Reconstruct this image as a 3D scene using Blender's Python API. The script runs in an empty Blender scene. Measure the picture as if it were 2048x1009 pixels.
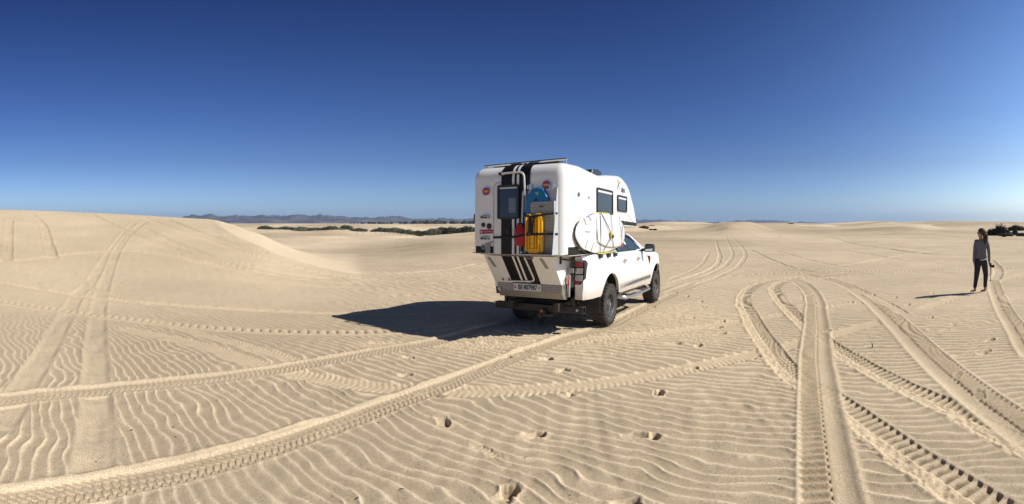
import bpy, bmesh, math, random
import numpy as np
from mathutils import Vector, Matrix

random.seed(7)
SC = bpy.context.scene
COL = SC.collection
PI = math.pi

# ------------------------------------------------------------------ camera
F = 1000.0          # pixels (of the 2048 wide photograph) per radian of the phone's panorama
CXP, HYP = 1024.0, 447.0
CAMZ = 1.8
cam = bpy.data.cameras.new('camera')
cam.type = 'PANO'
cam.panorama_type = 'CENTRAL_CYLINDRICAL'
cam.central_cylindrical_range_u_min = -1024 / F
cam.central_cylindrical_range_u_max = 1024 / F
cam.central_cylindrical_range_v_min = -(1009 - HYP) / F
cam.central_cylindrical_range_v_max = HYP / F
cam.central_cylindrical_radius = 1.0
cam.clip_start = 0.05
cam.clip_end = 60000
camo = bpy.data.objects.new('camera', cam)
COL.objects.link(camo)
camo.location = (0, 0, CAMZ)
camo.rotation_euler = (PI / 2, 0, 0)
SC.camera = camo

# ------------------------------------------------------------------ light
SUN_EL = math.radians(41)
SUN_DIR = Vector((0.95, -0.31, 0)).normalized()      # towards the sun, in plan
sun = bpy.data.lights.new('sun', 'SUN')
sun.energy = 5.0
sun.angle = math.radians(0.53)
sun.color = (1.0, 0.955, 0.88)
suno = bpy.data.objects.new('sun', sun)
COL.objects.link(suno)
sd = Vector((SUN_DIR.x * math.cos(SUN_EL), SUN_DIR.y * math.cos(SUN_EL), math.sin(SUN_EL)))
suno.rotation_euler = sd.to_track_quat('Z', 'Y').to_euler()

w = bpy.data.worlds.new('World')
SC.world = w
w.use_nodes = True
nt = w.node_tree
nt.nodes.clear()
N = nt.nodes.new
sky = N('ShaderNodeTexSky')
sky.sky_type = 'NISHITA'
sky.sun_disc = False
sky.sun_elevation = SUN_EL
sky.sun_rotation = math.atan2(SUN_DIR.x, SUN_DIR.y)
sky.altitude = 0
sky.air_density = 1.0
sky.dust_density = 0.3
sky.ozone_density = 2.0
# a polarised, deep-blue day: the clear sky darkens quickly with height
geo = N('ShaderNodeTexCoord')
sep = N('ShaderNodeSeparateXYZ')
nt.links.new(geo.outputs['Generated'], sep.inputs[0])
ramp = N('ShaderNodeValToRGB')
cr = ramp.color_ramp
cr.elements[0].position = 0.0
cr.elements[0].color = (0.58, 0.78, 1.28, 1)
cr.elements[1].position = 1.0
cr.elements[1].color = (0.03, 0.045, 0.09, 1)
for p_, c_ in ((0.05, (0.54, 0.72, 1.15, 1)), (0.12, (0.37, 0.50, 0.84, 1)), (0.22, (0.25, 0.38, 0.72, 1)), (0.40, (0.13, 0.22, 0.50, 1)), (0.60, (0.06, 0.10, 0.22, 1))):
    e = cr.elements.new(p_)
    e.color = c_
nt.links.new(sep.outputs['Z'], ramp.inputs[0])
mul = N('ShaderNodeMix')
mul.data_type = 'RGBA'
mul.blend_type = 'MULTIPLY'
mul.inputs[0].default_value = 1.0
nt.links.new(sky.outputs[0], mul.inputs[6])
nt.links.new(ramp.outputs[0], mul.inputs[7])
# the sky pales towards the sun (aureole)
dt = N('ShaderNodeVectorMath')
dt.operation = 'DOT_PRODUCT'
dt.inputs[1].default_value = (sd.x, sd.y, sd.z)
nrm = N('ShaderNodeVectorMath')
nrm.operation = 'NORMALIZE'
nt.links.new(geo.outputs['Generated'], nrm.inputs[0])
nt.links.new(nrm.outputs[0], dt.inputs[0])
mx0 = N('ShaderNodeMath')
mx0.operation = 'MAXIMUM'
mx0.inputs[1].default_value = 0.0
nt.links.new(dt.outputs['Value'], mx0.inputs[0])
pw = N('ShaderNodeMath')
pw.operation = 'POWER'
pw.inputs[1].default_value = 3.0
nt.links.new(mx0.outputs[0], pw.inputs[0])
lim = N('ShaderNodeMath')
lim.operation = 'MINIMUM'
lim.inputs[1].default_value = 0.42
nt.links.new(pw.outputs[0], lim.inputs[0])
aur = N('ShaderNodeVectorMath')
aur.operation = 'SCALE'
aur.inputs[0].default_value = (10.0, 7.0, 3.4)
nt.links.new(lim.outputs[0], aur.inputs['Scale'])
one = N('ShaderNodeVectorMath')
one.operation = 'ADD'
one.inputs[1].default_value = (1, 1, 1)
nt.links.new(aur.outputs[0], one.inputs[0])
mul2 = N('ShaderNodeMix')
mul2.data_type = 'RGBA'
mul2.blend_type = 'MULTIPLY'
mul2.inputs[0].default_value = 1.0
nt.links.new(mul.outputs[2], mul2.inputs[6])
nt.links.new(one.outputs[0], mul2.inputs[7])
bg = N('ShaderNodeBackground')
bg.inputs['Strength'].default_value = 0.089
nt.links.new(mul2.outputs[2], bg.inputs['Color'])
outw = N('ShaderNodeOutputWorld')
nt.links.new(bg.outputs[0], outw.inputs['Surface'])

SC.view_settings.view_transform = 'Standard'
SC.view_settings.look = 'None'
SC.view_settings.exposure = 0.14
SC.view_settings.gamma = 1.0
SC.view_settings.use_curve_mapping = False
SC.render.engine = 'CYCLES'
SC.cycles.max_bounces = 6
SC.cycles.volume_bounces = 0
SC.cycles.use_denoising = True

# ------------------------------------------------------------------ materials
MATS = {}


def mat(name, col, rough=0.5, metal=0.0, coat=0.0, noise=None, bump=None, spec=None):
    """Principled material; noise = (scale, amount, second colour), bump = (scale, strength, distance)."""
    if name in MATS:
        return MATS[name]
    m = bpy.data.materials.new(name)
    m.use_nodes = True
    t = m.node_tree
    b = t.nodes['Principled BSDF']
    b.inputs['Base Color'].default_value = (*col, 1)
    b.inputs['Roughness'].default_value = rough
    b.inputs['Metallic'].default_value = metal
    b.inputs['Coat Weight'].default_value = coat
    if spec is not None:
        b.inputs['Specular IOR Level'].default_value = spec
    tc = t.nodes.new('ShaderNodeTexCoord')
    if noise:
        n = t.nodes.new('ShaderNodeTexNoise')
        n.inputs['Scale'].default_value = noise[0]
        n.inputs['Detail'].default_value = 6
        n.inputs['Roughness'].default_value = 0.65
        t.links.new(tc.outputs['Object'], n.inputs['Vector'])
        r = t.nodes.new('ShaderNodeValToRGB')
        r.color_ramp.elements[0].position = 0.5 - 0.5 * noise[1]
        r.color_ramp.elements[1].position = 0.5 + 0.5 * noise[1]
        r.color_ramp.elements[0].color = (*col, 1)
        r.color_ramp.elements[1].color = (*noise[2], 1)
        t.links.new(n.outputs[0], r.inputs[0])
        t.links.new(r.outputs[0], b.inputs['Base Color'])
    if bump:
        n = t.nodes.new('ShaderNodeTexNoise')
        n.inputs['Scale'].default_value = bump[0]
        n.inputs['Detail'].default_value = 4
        t.links.new(tc.outputs['Object'], n.inputs['Vector'])
        bp = t.nodes.new('ShaderNodeBump')
        bp.inputs['Strength'].default_value = bump[1]
        bp.inputs['Distance'].default_value = bump[2]
        t.links.new(n.outputs[0], bp.inputs['Height'])
        t.links.new(bp.outputs[0], b.inputs['Normal'])
    MATS[name] = m
    return m


# ------------------------------------------------------------------ placing helpers
def at(px, py, z=0.0):
    """A point of the photograph carried onto the level z: plan position in metres."""
    a = (px - CXP) / F
    r = (CAMZ - z) * F / (py - HYP)
    return (r * math.sin(a), r * math.cos(a))


def atr(px, r):
    a = (px - CXP) / F
    return (r * math.sin(a), r * math.cos(a))


# truck frame: x to the right, y forward, z up, origin on the ground under the rear axle
TY, TP, TR = -0.5400, -0.0216, -0.0099
TT = Vector((0.9461, 9.0987, CAMZ - 1.8019))
_cy, _sy, _cp, _sp, _cr, _sr = math.cos(TY), math.sin(TY), math.cos(TP), math.sin(TP), math.cos(TR), math.sin(TR)
TM = Matrix(((_cy, -_sy, 0), (_sy, _cy, 0), (0, 0, 1))) @ Matrix(((1, 0, 0), (0, _cp, -_sp), (0, _sp, _cp))) @ Matrix(((_cr, 0, _sr), (0, 1, 0), (-_sr, 0, _cr)))
TMAT = Matrix.Translation(TT) @ TM.to_4x4()


# ------------------------------------------------------------------ value noise
def _hash(ix, iy, seed):
    h = (ix.astype(np.int64) * 374761393 + iy.astype(np.int64) * 668265263 + seed * 1442695041) & 0xFFFFFFFF
    h = ((h ^ (h >> 13)) * 1274126177) & 0xFFFFFFFF
    h = (h ^ (h >> 16)) & 0xFFFFFFFF
    return h.astype(np.float32) * np.float32(2 / 4294967296.0) - 1


def vn(x, y, seed=0):
    """Smooth value noise in -1..1."""
    xf, yf = np.floor(x), np.floor(y)
    ix, iy = xf.astype(np.int64), yf.astype(np.int64)
    fx, fy = (x - xf).astype(np.float32), (y - yf).astype(np.float32)
    ux, uy = fx * fx * fx * (fx * (fx * 6 - 15) + 10), fy * fy * fy * (fy * (fy * 6 - 15) + 10)
    a, b = _hash(ix, iy, seed), _hash(ix + 1, iy, seed)
    c, d = _hash(ix, iy + 1, seed), _hash(ix + 1, iy + 1, seed)
    return (a + (b - a) * ux) * (1 - uy) + (c + (d - c) * ux) * uy


def fbm(x, y, seed=0, o=3):
    s, a, t = 0, 1.0, 0
    for i in range(o):
        s = s + a * vn(x * 2 ** i + 17.3 * i, y * 2 ** i - 9.1 * i, seed + i)
        t += a
        a *= 0.5
    return s / t


# ------------------------------------------------------------------ the dunes: heights by bearing and distance
KR = np.array([6, 10, 14, 19, 24, 30, 38, 50, 70, 100, 140, 190, 250, 320, 400, 520, 700], float)
TAB = {
    -900: [0, 0, .1, .3, .5, .8, .8, .5, 0, 0, 0, 0, 0, 0, 0, 0, 0],
    -300: [0, .05, .35, 1.0, 1.75, 2.55, 2.75, 1.6, .5, 0, 0, 0, 0, 0, 0, 0, 0],
    0:    [0, .05, .35, .95, 1.7, 2.68, 2.5, 1.0, 0, 0, 0, 0, 0, 0, 0, 0, 0],
    130:  [0, .03, .32, .90, 1.65, 2.58, 2.2, .8, 0, 0, 0, 0, 0, 0, 0, 0, 0],
    280:  [0, .02, .30, .93, 1.66, 2.35, 1.8, .5, 0, -.4, -.6, -.6, -.2, .4, .8, 0, 0],
    430:  [0, .0, .22, .92, 1.62, 2.08, 1.2, -.1, -.6, -1, -1.2, -1.2, -.6, .5, 1.0, 0, 0],
    480:  [0, .0, .18, .90, 1.58, 1.60, .6, -.4, -.8, -1.2, -1.4, -1.4, -.8, .8, 1.1, 0, 0],
    520:  [0, .0, .14, .84, 1.36, .90, .1, -.5, -.9, -1.3, -1.6, -1.6, -1.2, 1.0, 1.1, 0, 0],
    560:  [0, .0, .09, .62, .88, .35, -.1, -.5, -.9, -1.4, -1.8, -1.8, -1.3, .9, 1.2, 0, 0],
    600: [0, .0, .05, .42, .48, -.1, -.5, -.9, -1.2, -1.5, -1.9, -2.0, -1.4, .7, 1.3, 0, 0],
    650: [0, .0, .02, .20, .12, -.35, -.7, -1.1, -1.4, -1.6, -2.0, -2.1, -1.0, .7, 1.2, 0, 0],
    700: [0, .0, .0, .03, -.10, -.35, -.7, -1.15, -1.45, -1.7, -2.1, -2.3, -.9, 1.2, .9, 0, 0],
    760: [0, .0, .0, .0, -.10, -.30, -.6, -1.0, -1.3, -1.6, -2.1, -2.5, -1.0, .9, 1.1, 0, 0],
    800: [0, .0, .0, .0, -.08, -.22, -.5, -.85, -1.1, -1.5, -2.2, -2.6, -2.0, .9, 1.0, 0, 0],
    840: [0, .0, .0, .0, -.06, -.16, -.35, -.6, -.8, -1.2, -2.1, -3.6, -3.0, .2, .9, 0, 0],
    890:  [0, .0, .0, .0, -.04, -.1, -.2, -.35, -.5, -.9, -1.5, -2.6, -1.8, 0, .7, 0, 0],
    950:  [0, .0, .0, .0, -.04, -.1, -.2, -.3, -.4, -.5, -.9, -1.0, .4, .2, .2, 0, 0],
    1100: [0, .0, .0, .0, -.03, -.1, -.2, -.3, -.3, -.3, -.2, 0, .8, .5, 0, 0, 0],
    1270: [0, .0, .0, .0, -.02, -.08, -.18, -.25, -.2, 0, .3, .8, 1.9, 1.2, 0, 0, 0],
    1340: [0, .0, .0, .0, .0, -.05, -.15, -.2, -.1, .2, .5, 1.2, 2.85, 1.0, 0, 0, 0],
    1395: [0, .0, .0, .0, .0, -.05, -.15, -.2, -.1, .1, .3, 1.2, 2.7, 1.0, 0, 0, 0],
    1412: [0, .0, .0, .0, .0, -.05, -.15, -.2, -.1, .1, .6, 1.4, 2.5, 1.0, 0, 0, 0],
    1438: [0, .0, .0, .0, .0, -.05, -.1, -.2, 0, .2, 2.1, 1.4, 1.0, 1.0, 0, 0, 0],
    1452: [0, .0, .0, .0, .0, -.05, -.1, -.2, 0, .9, 1.9, 1.4, 1.0, 1.0, 0, 0, 0],
    1500: [0, .0, .0, .0, .0, -.0, -.1, -.15, .1, .8, 1.95, 1.8, 2.2, 1.0, 0, 0, 0],
    1560: [0, .0, .0, .0, .0, -.0, -.1, -.2, .1, .3, .8, 1.9, 1.8, 1.0, 0, 0, 0],
    1610: [0, .0, .0, .0, .0, .0, -.1, -.2, 0, .1, .4, .9, 1.6, 1.0, 0, 0, 0],
    1680: [0, .0, .0, .0, .0, .0, -.1, -.2, -.1, .0, .4, 1.0, 2.0, 1.6, 0, 0, 0],
    1760: [0, .0, .0, .0, .0, .0, -.05, -.1, 0, .1, .5, 1.6, 2.8, 1.0, 0, 0, 0],
    1840: [0, .0, .0, .0, .0, .0, -.05, -.1, 0, .4, .9, 1.4, 2.2, 1.0, 0, 0, 0],
    1900: [0, .0, .0, .0, .0, .0, 0, -.1, -.1, .2, 1.2, 1.8, 2.5, 1.0, 0, 0, 0],
    1970: [0, .0, .0, .0, .0, .0, 0, -.1, -.3, -.3, .9, 1.9, 2.3, 1.0, 0, 0, 0],
    2048: [0, .0, .0, .0, .0, .0, 0, -.1, -.4, -.4, .4, 1.2, 1.6, 1.0, 0, 0, 0],
    2200: [0, .0, .0, .0, .0, .0, 0, -.1, -.3, -.2, .4, 1.2, 1.6, 1.0, 0, 0, 0],
    2900: [0, .0, .0, .0, .0, .2, .4, .4, .3, .3, .4, .6, .8, .5, 0, 0, 0],
}
_cx = np.array(sorted(TAB), float)
_ct = np.array([TAB[int(c)] for c in _cx], float)
# resample the table finely (bearing x log distance) and soften it so no facets show
_gx = np.arange(-1000, 3000, 8.0)
_gl = np.linspace(math.log(4), math.log(900), 420)
_t1 = np.array([np.interp(_gx, _cx, _ct[:, j]) for j in range(len(KR))])          # knots x bearing
_t2 = np.array([np.interp(_gl, np.log(KR), _t1[:, i]) for i in range(len(_gx))])  # bearing x log r


def _blur(a, n, axis):
    k = np.hanning(2 * n + 3)[1:-1]
    k /= k.sum()
    p = np.moveaxis(a, axis, 0)
    p = np.concatenate([np.repeat(p[:1], n, 0), p, np.repeat(p[-1:], n, 0)])
    o = sum(k[i] * p[i:i + a.shape[axis]] for i in range(2 * n + 1))
    return np.moveaxis(o, 0, axis)


_t2 = _blur(_blur(_t2, 6, 1), 2, 0)


def h_macro(x, y):
    """Dune height without ripples, tracks and prints."""
    r = np.hypot(x, y)
    a = np.arctan2(x, y)
    u = np.clip((CXP + a * F - _gx[0]) / 8.0, 0, len(_gx) - 1.001)
    v = np.clip((np.log(np.maximum(r, 1.0)) - _gl[0]) / (_gl[1] - _gl[0]), 0, len(_gl) - 1.001)
    i, j = u.astype(int), v.astype(int)
    fu, fv = u - i, v - j
    h = (_t2[i, j] * (1 - fu) + _t2[i + 1, j] * fu) * (1 - fv) + (_t2[i, j + 1] * (1 - fu) + _t2[i + 1, j + 1] * fu) * fv
    back = np.clip((np.abs(a) - 1.7) / 0.5, 0, 1)
    h = h * (1 - back)
    h = h * np.clip((900 - r) / 300, 0, 1)
    # gentle swells
    h = h + 0.012 * vn(x * .5, y * .5, 3) * np.clip(r / 6, 0, 1)
    h = h + np.clip((r - 25) / 60, 0, 1) * np.clip((700 - r) / 300, 0, 1) * (0.10 * fbm(x / 22, y / 22, 11, 3) + 0.04 * vn(x / 5, y / 5, 15))
    # transverse dunes further out: gentle backs, steep faces turned from the wind
    q_ = (x * .82 - y * .57) / 34 + .55 * fbm(x / 60, y / 60, 21, 2)
    s_ = q_ - np.floor(q_)
    saw = np.where(s_ < .74, s_ / .74, (1 - s_) / .26)
    saw = saw * saw * (3 - 2 * saw)
    h = h + np.clip((r - 55) / 60, 0, 1) * np.clip((330 - r) / 80, 0, 1) * np.clip(.55 + .8 * vn(x / 45, y / 45, 23), 0, 1.2) * (saw - .55) * np.clip(r / 150, .4, 1.3) * 1.3
    # the ground tips very slightly under the truck
    cx, cy = TT.x + .53 * 1.6, TT.y + .85 * 1.6
    q = np.exp(-((x - cx) ** 2 + (y - cy) ** 2) / (2 * 2.6 ** 2))
    q = np.clip(q * 1.6, 0, 1)
    n = TM @ Vector((0, 0, 1))
    plane = TT.z - (n.x * (x - TT.x) + n.y * (y - TT.y)) / n.z
    return h * (1 - q) + plane * q


def hm1(x, y):
    return float(h_macro(np.array([x], float), np.array([y], float))[0])


def on_ground(px, py):
    """Walk the ray of a photo point out to where it meets the dunes."""
    a = (px - CXP) / F
    rs = np.exp(np.linspace(math.log(2.5), math.log(500), 1500))
    x, y = rs * math.sin(a), rs * math.cos(a)
    below = h_macro(x, y) >= CAMZ - (py - HYP) / F * rs
    k = int(np.argmax(below)) if below.any() else len(rs) - 1
    return (x[k], y[k])

# ------------------------------------------------------------------ the sand sheet (finer near the camera)
def _az():
    fine = np.arange(-1.08, 1.0801, 1 / 740)
    c1 = np.linspace(1.0815, PI, 90)
    return np.concatenate([-c1[::-1], fine, c1[:-1]])


def _rad():
    r = [0.25, .5, .8, 1.1, 1.4, 1.7, 2.0, 2.3, 2.5]
    while r[-1] < 14000:
        v = r[-1]
        if v < 2.75:
            r.append(v + .03)
        else:
            d = min(max(.0105, v * v * .00074), v * .016 if v < 700 else v * .08)
            if 13 < v < 36:
                d = min(d, .155)          # the dune slope faces the camera here
            r.append(v + d)
    return np.array(r)


AZ, RD = _az(), _rad()
NA, NR = len(AZ), len(RD)
A2, R2 = np.meshgrid(AZ, RD)          # NR x NA
X2, Y2 = R2 * np.sin(A2), R2 * np.cos(A2)
DR = np.gradient(RD)[:, None] * np.ones((1, NA))
HM = h_macro(X2, Y2)
HD = np.zeros_like(HM)                # track and print relief
MK = np.ones_like(HM)                 # ripple mask
FR = np.zeros_like(HM)                # freshly turned sand
LEE = np.zeros_like(HM)
LD = np.zeros_like(HM)                # paddled and pressed sand
PIT_SHADE = np.zeros_like(HM)                # painted shade in lug slots, tread grooves and footprints


def sstep(a, b, x):
    t = np.clip((x - a) / (b - a), 0, 1)
    return t * t * (3 - 2 * t)


def catmull(p, step):
    p = [np.array(q, float) for q in p]
    p = [2 * p[0] - p[1]] + p + [2 * p[-1] - p[-2]]
    out = []
    for i in range(1, len(p) - 2):
        L = np.linalg.norm(p[i + 1] - p[i])
        n = max(2, int(L / step))
        for k in range(n):
            t = k / n
            a, b, c, d = p[i - 1], p[i], p[i + 1], p[i + 2]
            out.append(.5 * ((2 * b) + (c - a) * t + (2 * a - 5 * b + 4 * c - d) * t * t + (3 * b - a - 3 * c + d) * t ** 3))
    out.append(p[-2])
    return np.array(out)


def window(x0, x1, y0, y1):
    """Index ranges of the polar grid that cover a small box in plan."""
    cx = np.array([x0, x1, x0, x1])
    cy = np.array([y0, y0, y1, y1])
    a, r = np.arctan2(cx, cy), np.hypot(cx, cy)
    if a.max() - a.min() > 2.5:
        return None
    # the nearest point of the box may lie on an edge
    nx, ny = min(max(0, x0), x1), min(max(0, y0), y1)
    rmin = math.hypot(nx, ny)
    i0, i1 = np.searchsorted(RD, rmin) - 1, np.searchsorted(RD, r.max()) + 1
    j0, j1 = np.searchsorted(AZ, a.min()) - 1, np.searchsorted(AZ, a.max()) + 1
    return max(i0, 0), min(i1, NR), max(j0, 0), min(j1, NA)


def profile(kind, s, d, w, dep, gx, gy, dr):
    """Relief, mask and freshness across a wheel track: s along, d across (left positive), w half width."""
    q = d / w
    aq = np.abs(q)
    inside = 1 - sstep(.86, 1.06, aq)
    wob = vn(s * 2.2, q * 1.5 + 3, 31)
    res = np.clip(1.4 - dr / .16, 0, 1)
    if kind == 'chevron':         # the truck's own tyres: small interlocking blocks, a soft berm on the left
        p = .066
        lane = np.floor((q + 1) * 2.0)                       # four lanes, the grooves zigzag from lane to lane
        lf = (q + 1) * 2.0 - lane
        ph = s / p + .85 * np.abs(((q + 1) * 1.0) % 2 - 1) + .18 * vn(s * 3, q * 2, 33) + .5 * (lane % 2)
        st_ = ph - np.floor(ph)
        blk = sstep(.06, .30, st_) * (1 - .55 * sstep(.30, 1.0, st_))
        blk = blk * (.35 + .65 * sstep(.0, .16, lf) * (1 - sstep(.84, 1.0, lf))) * (.75 + .35 * wob)
        h = -dep * inside + inside * .0165 * (blk - .5) * res
        bl = np.exp(-((q - 1.34 - .14 * wob) / .20) ** 2) * (.010 + .3 * (dep - .02)) * (1 + .5 * wob) + .006 * np.exp(-((q - 1.35) / .35) ** 2) * vn(gx * 9, gy * 9, 47)
        br = np.exp(-((q + 1.16) / .12) ** 2) * .006
        edge = np.exp(-((aq - .97) / .07) ** 2) * (.5 + .5 * np.cos(2 * PI * s / .062)) * .007 * res
        return h + bl + br - edge, 1 - sstep(1.9, 1.2, aq) * np.where(q > 0, 1, sstep(1.25, 1.05, aq)), np.clip(inside * .08 + np.exp(-((q - 1.32) / .25) ** 2) * (.35 + .3 * vn(gx * 5, gy * 5, 46)), 0, 1)
    if kind == 'lug':             # big side lugs bitten in on one side, crumbled berm on the other
        p = .105
        k = .5 + .5 * np.cos(2 * PI * (s / p + q * .45 + .14 * wob))
        k = sstep(.34, .52, k)
        side = sstep(-.22, -.12, q) * inside
        h = -.008 * inside - .030 * k * side * np.clip(1.5 - dr / .09, 0, 1) * (.8 + .4 * wob)
        cr = sstep(-.10, -.30, q) * sstep(-1.45, -1.1, q)
        h = h + cr * (.007 + .008 * vn(gx * 14, gy * 14, 40) + .006 * vn(gx * 30, gy * 30, 41))
        return h, 1 - sstep(1.35, 1.1, aq), cr * .7
    if kind == 'ladder':          # paddle marks on the left half, smooth groove on the right
        p = .105
        ph = s / p + .25 * q * q + .05 * wob
        saw = (ph - np.floor(ph))
        lad = sstep(.0, .25, saw) * (1 - saw) * 1.6
        left = sstep(-.12, -.04, q) * inside
        right = sstep(-.04, -.14, q) * inside
        inside = 1 - np.where(q > 0, sstep(.86, 1.06, aq), sstep(.55, 1.15, aq))
        h = -.012 * inside + left * (.036 * lad - .016) * res * (.8 + .4 * wob) - right * .008 * np.sin(np.clip(-q, 0, 1) * PI) - .010 * np.exp(-((q + .06) / .05) ** 2)
        h = h + .008 * np.exp(-((q + 1.12) / .16) ** 2) + .008 * np.exp(-((q - 1.1) / .1) ** 2)
        return h, 1 - sstep(1.4, 1.05, aq), inside * .2
    if kind == 'tread':           # faint fine tread, wind has softened it
        p = .075
        c = np.cos(2 * PI * (s / p + np.abs(q) * .8)) * np.where(aq > .45, 1, .55)
        c = c * (1 - .6 * sstep(.1, 0, np.abs(aq - .45)))
        h = -dep * inside + inside * .0045 * c * res * (.6 + .6 * np.clip(wob + .4, 0, 1))
        h = h + .006 * np.exp(-((q - 1.1) / .12) ** 2)
        return h, 1 - inside * .9, inside * .4
    if kind == 'rope':            # deep shoulder bites along one edge
        p = .16
        saw = (s / p + q * .3) % 1.0
        b = sstep(0, .3, saw) * (1 - sstep(.55, 1, saw))
        up = np.exp(-((q - .45) / .38) ** 2)
        lo = np.exp(-((q + .55) / .35) ** 2)
        h = up * (-.03 + .042 * b) + lo * (.008 + .01 * vn(gx * 16, gy * 16, 44)) - .01 * inside
        return h, 1 - sstep(1.3, 1.0, aq), lo * .8
    # smooth: an old broad track with soft walls
    h = (-dep * (1 - sstep(.55, 1.05, aq)) + dep * .40 * np.exp(-((aq - 1.12) / .2) ** 2)) * (.75 + .4 * wob)
    h = h + .0025 * vn(s * 12, d * 3, 50) * inside
    return h, 1 - .92 * (1 - sstep(.9, 1.25, aq)), 0 * h


def track(pts, kind, w=.15, dep=.02, flip=False, r_hint=None, smooth_px=True):
    W_ = [on_ground(*p) for p in pts]
    rs = [math.hypot(*q) for q in W_]
    keep = [q for i, q in enumerate(W_) if not (rs[i] > 45 and pts[i][0] < 640) and rs[i] < 200]
    if len(keep) < 2:
        return
    P = catmull(keep, .25)
    if flip:
        P = P[::-1]
    s0 = 0.0
    seg = []
    for a, b in zip(P[:-1], P[1:]):
        L = float(np.linalg.norm(b - a))
        seg.append((a, b, s0, L))
        s0 += L
    # tangents at the joints let neighbouring pieces meet without a gap
    m = w * 2.1
    best = {}
    for a, b, s, L in seg:
        if L < 1e-6:
            continue
        x0, x1 = min(a[0], b[0]) - m, max(a[0], b[0]) + m
        y0, y1 = min(a[1], b[1]) - m, max(a[1], b[1]) + m
        win = window(x0, x1, y0, y1)
        if win is None:
            continue
        i0, i1, j0, j1 = win
        xs, ys = X2[i0:i1, j0:j1], Y2[i0:i1, j0:j1]
        t = (b - a) / L
        al = (xs - a[0]) * t[0] + (ys - a[1]) * t[1]
        d = -(xs - a[0]) * t[1] + (ys - a[1]) * t[0]
        ok = (al >= -.05) & (al <= L + .05) & (np.abs(d) < m)
        ii, jj = np.nonzero(ok)
        if not len(ii):
            continue
        key = (ii + i0) * NA + (jj + j0)
        off = np.maximum(0, np.maximum(-al[ii, jj], al[ii, jj] - L)) * 4 + np.abs(d[ii, jj])
        best.setdefault('k', []).append(key)
        best.setdefault('s', []).append(s + al[ii, jj])
        best.setdefault('d', []).append(d[ii, jj])
        best.setdefault('o', []).append(off)
    if not best:
        return
    k, s, d, o = (np.concatenate(best[c]) for c in 'ksdo')
    order = np.lexsort((o, k))
    k, s, d = k[order], s[order], d[order]
    first = np.ones(len(k), bool)
    first[1:] = k[1:] != k[:-1]
    k, s, d = k[first], s[first], d[first]
    gx, gy, dr = X2.ravel()[k], Y2.ravel()[k], DR.ravel()[k]
    ends = sstep(0, .3, s) * sstep(0, .3, s0 - s)
    h, mk, fr = profile(kind, s, d + .012 * vn(s * 1.3, s * 0, 60), w, dep, gx, gy, dr)
    mk = 1 - (1 - mk) * ends
    hd, mm, ff, dd_ = HD.ravel(), MK.ravel(), FR.ravel(), PIT_SHADE.ravel()
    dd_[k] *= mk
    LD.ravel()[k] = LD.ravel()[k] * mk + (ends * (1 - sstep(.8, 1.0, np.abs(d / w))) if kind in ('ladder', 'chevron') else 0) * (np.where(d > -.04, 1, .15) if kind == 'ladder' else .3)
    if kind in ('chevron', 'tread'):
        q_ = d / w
        dd_[k] = np.maximum(dd_[k], (1 - sstep(.8, 1.0, np.abs(q_))) * ends * np.clip(-(h + dep) * 60, 0, 1) * (.70 if kind == 'chevron' else .25))  # groove shade painted in by depth
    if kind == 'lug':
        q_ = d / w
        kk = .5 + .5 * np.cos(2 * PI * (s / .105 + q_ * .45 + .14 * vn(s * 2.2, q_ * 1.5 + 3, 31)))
        dd_[k] = np.maximum(dd_[k], sstep(.40, .62, kk) * sstep(-.22, -.10, q_) * (1 - sstep(.82, 1.0, q_)) * ends * (.80 + .25 * vn(s * 3, q_ * 3, 37)))  # slots coloured dark to stand in for their shade
    hd[k] = hd[k] * (1 - (1 - mk) * .8) + h * ends
    mm[k] *= mk
    ff[k] = np.maximum(ff[k] * mk, fr * ends)


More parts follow.
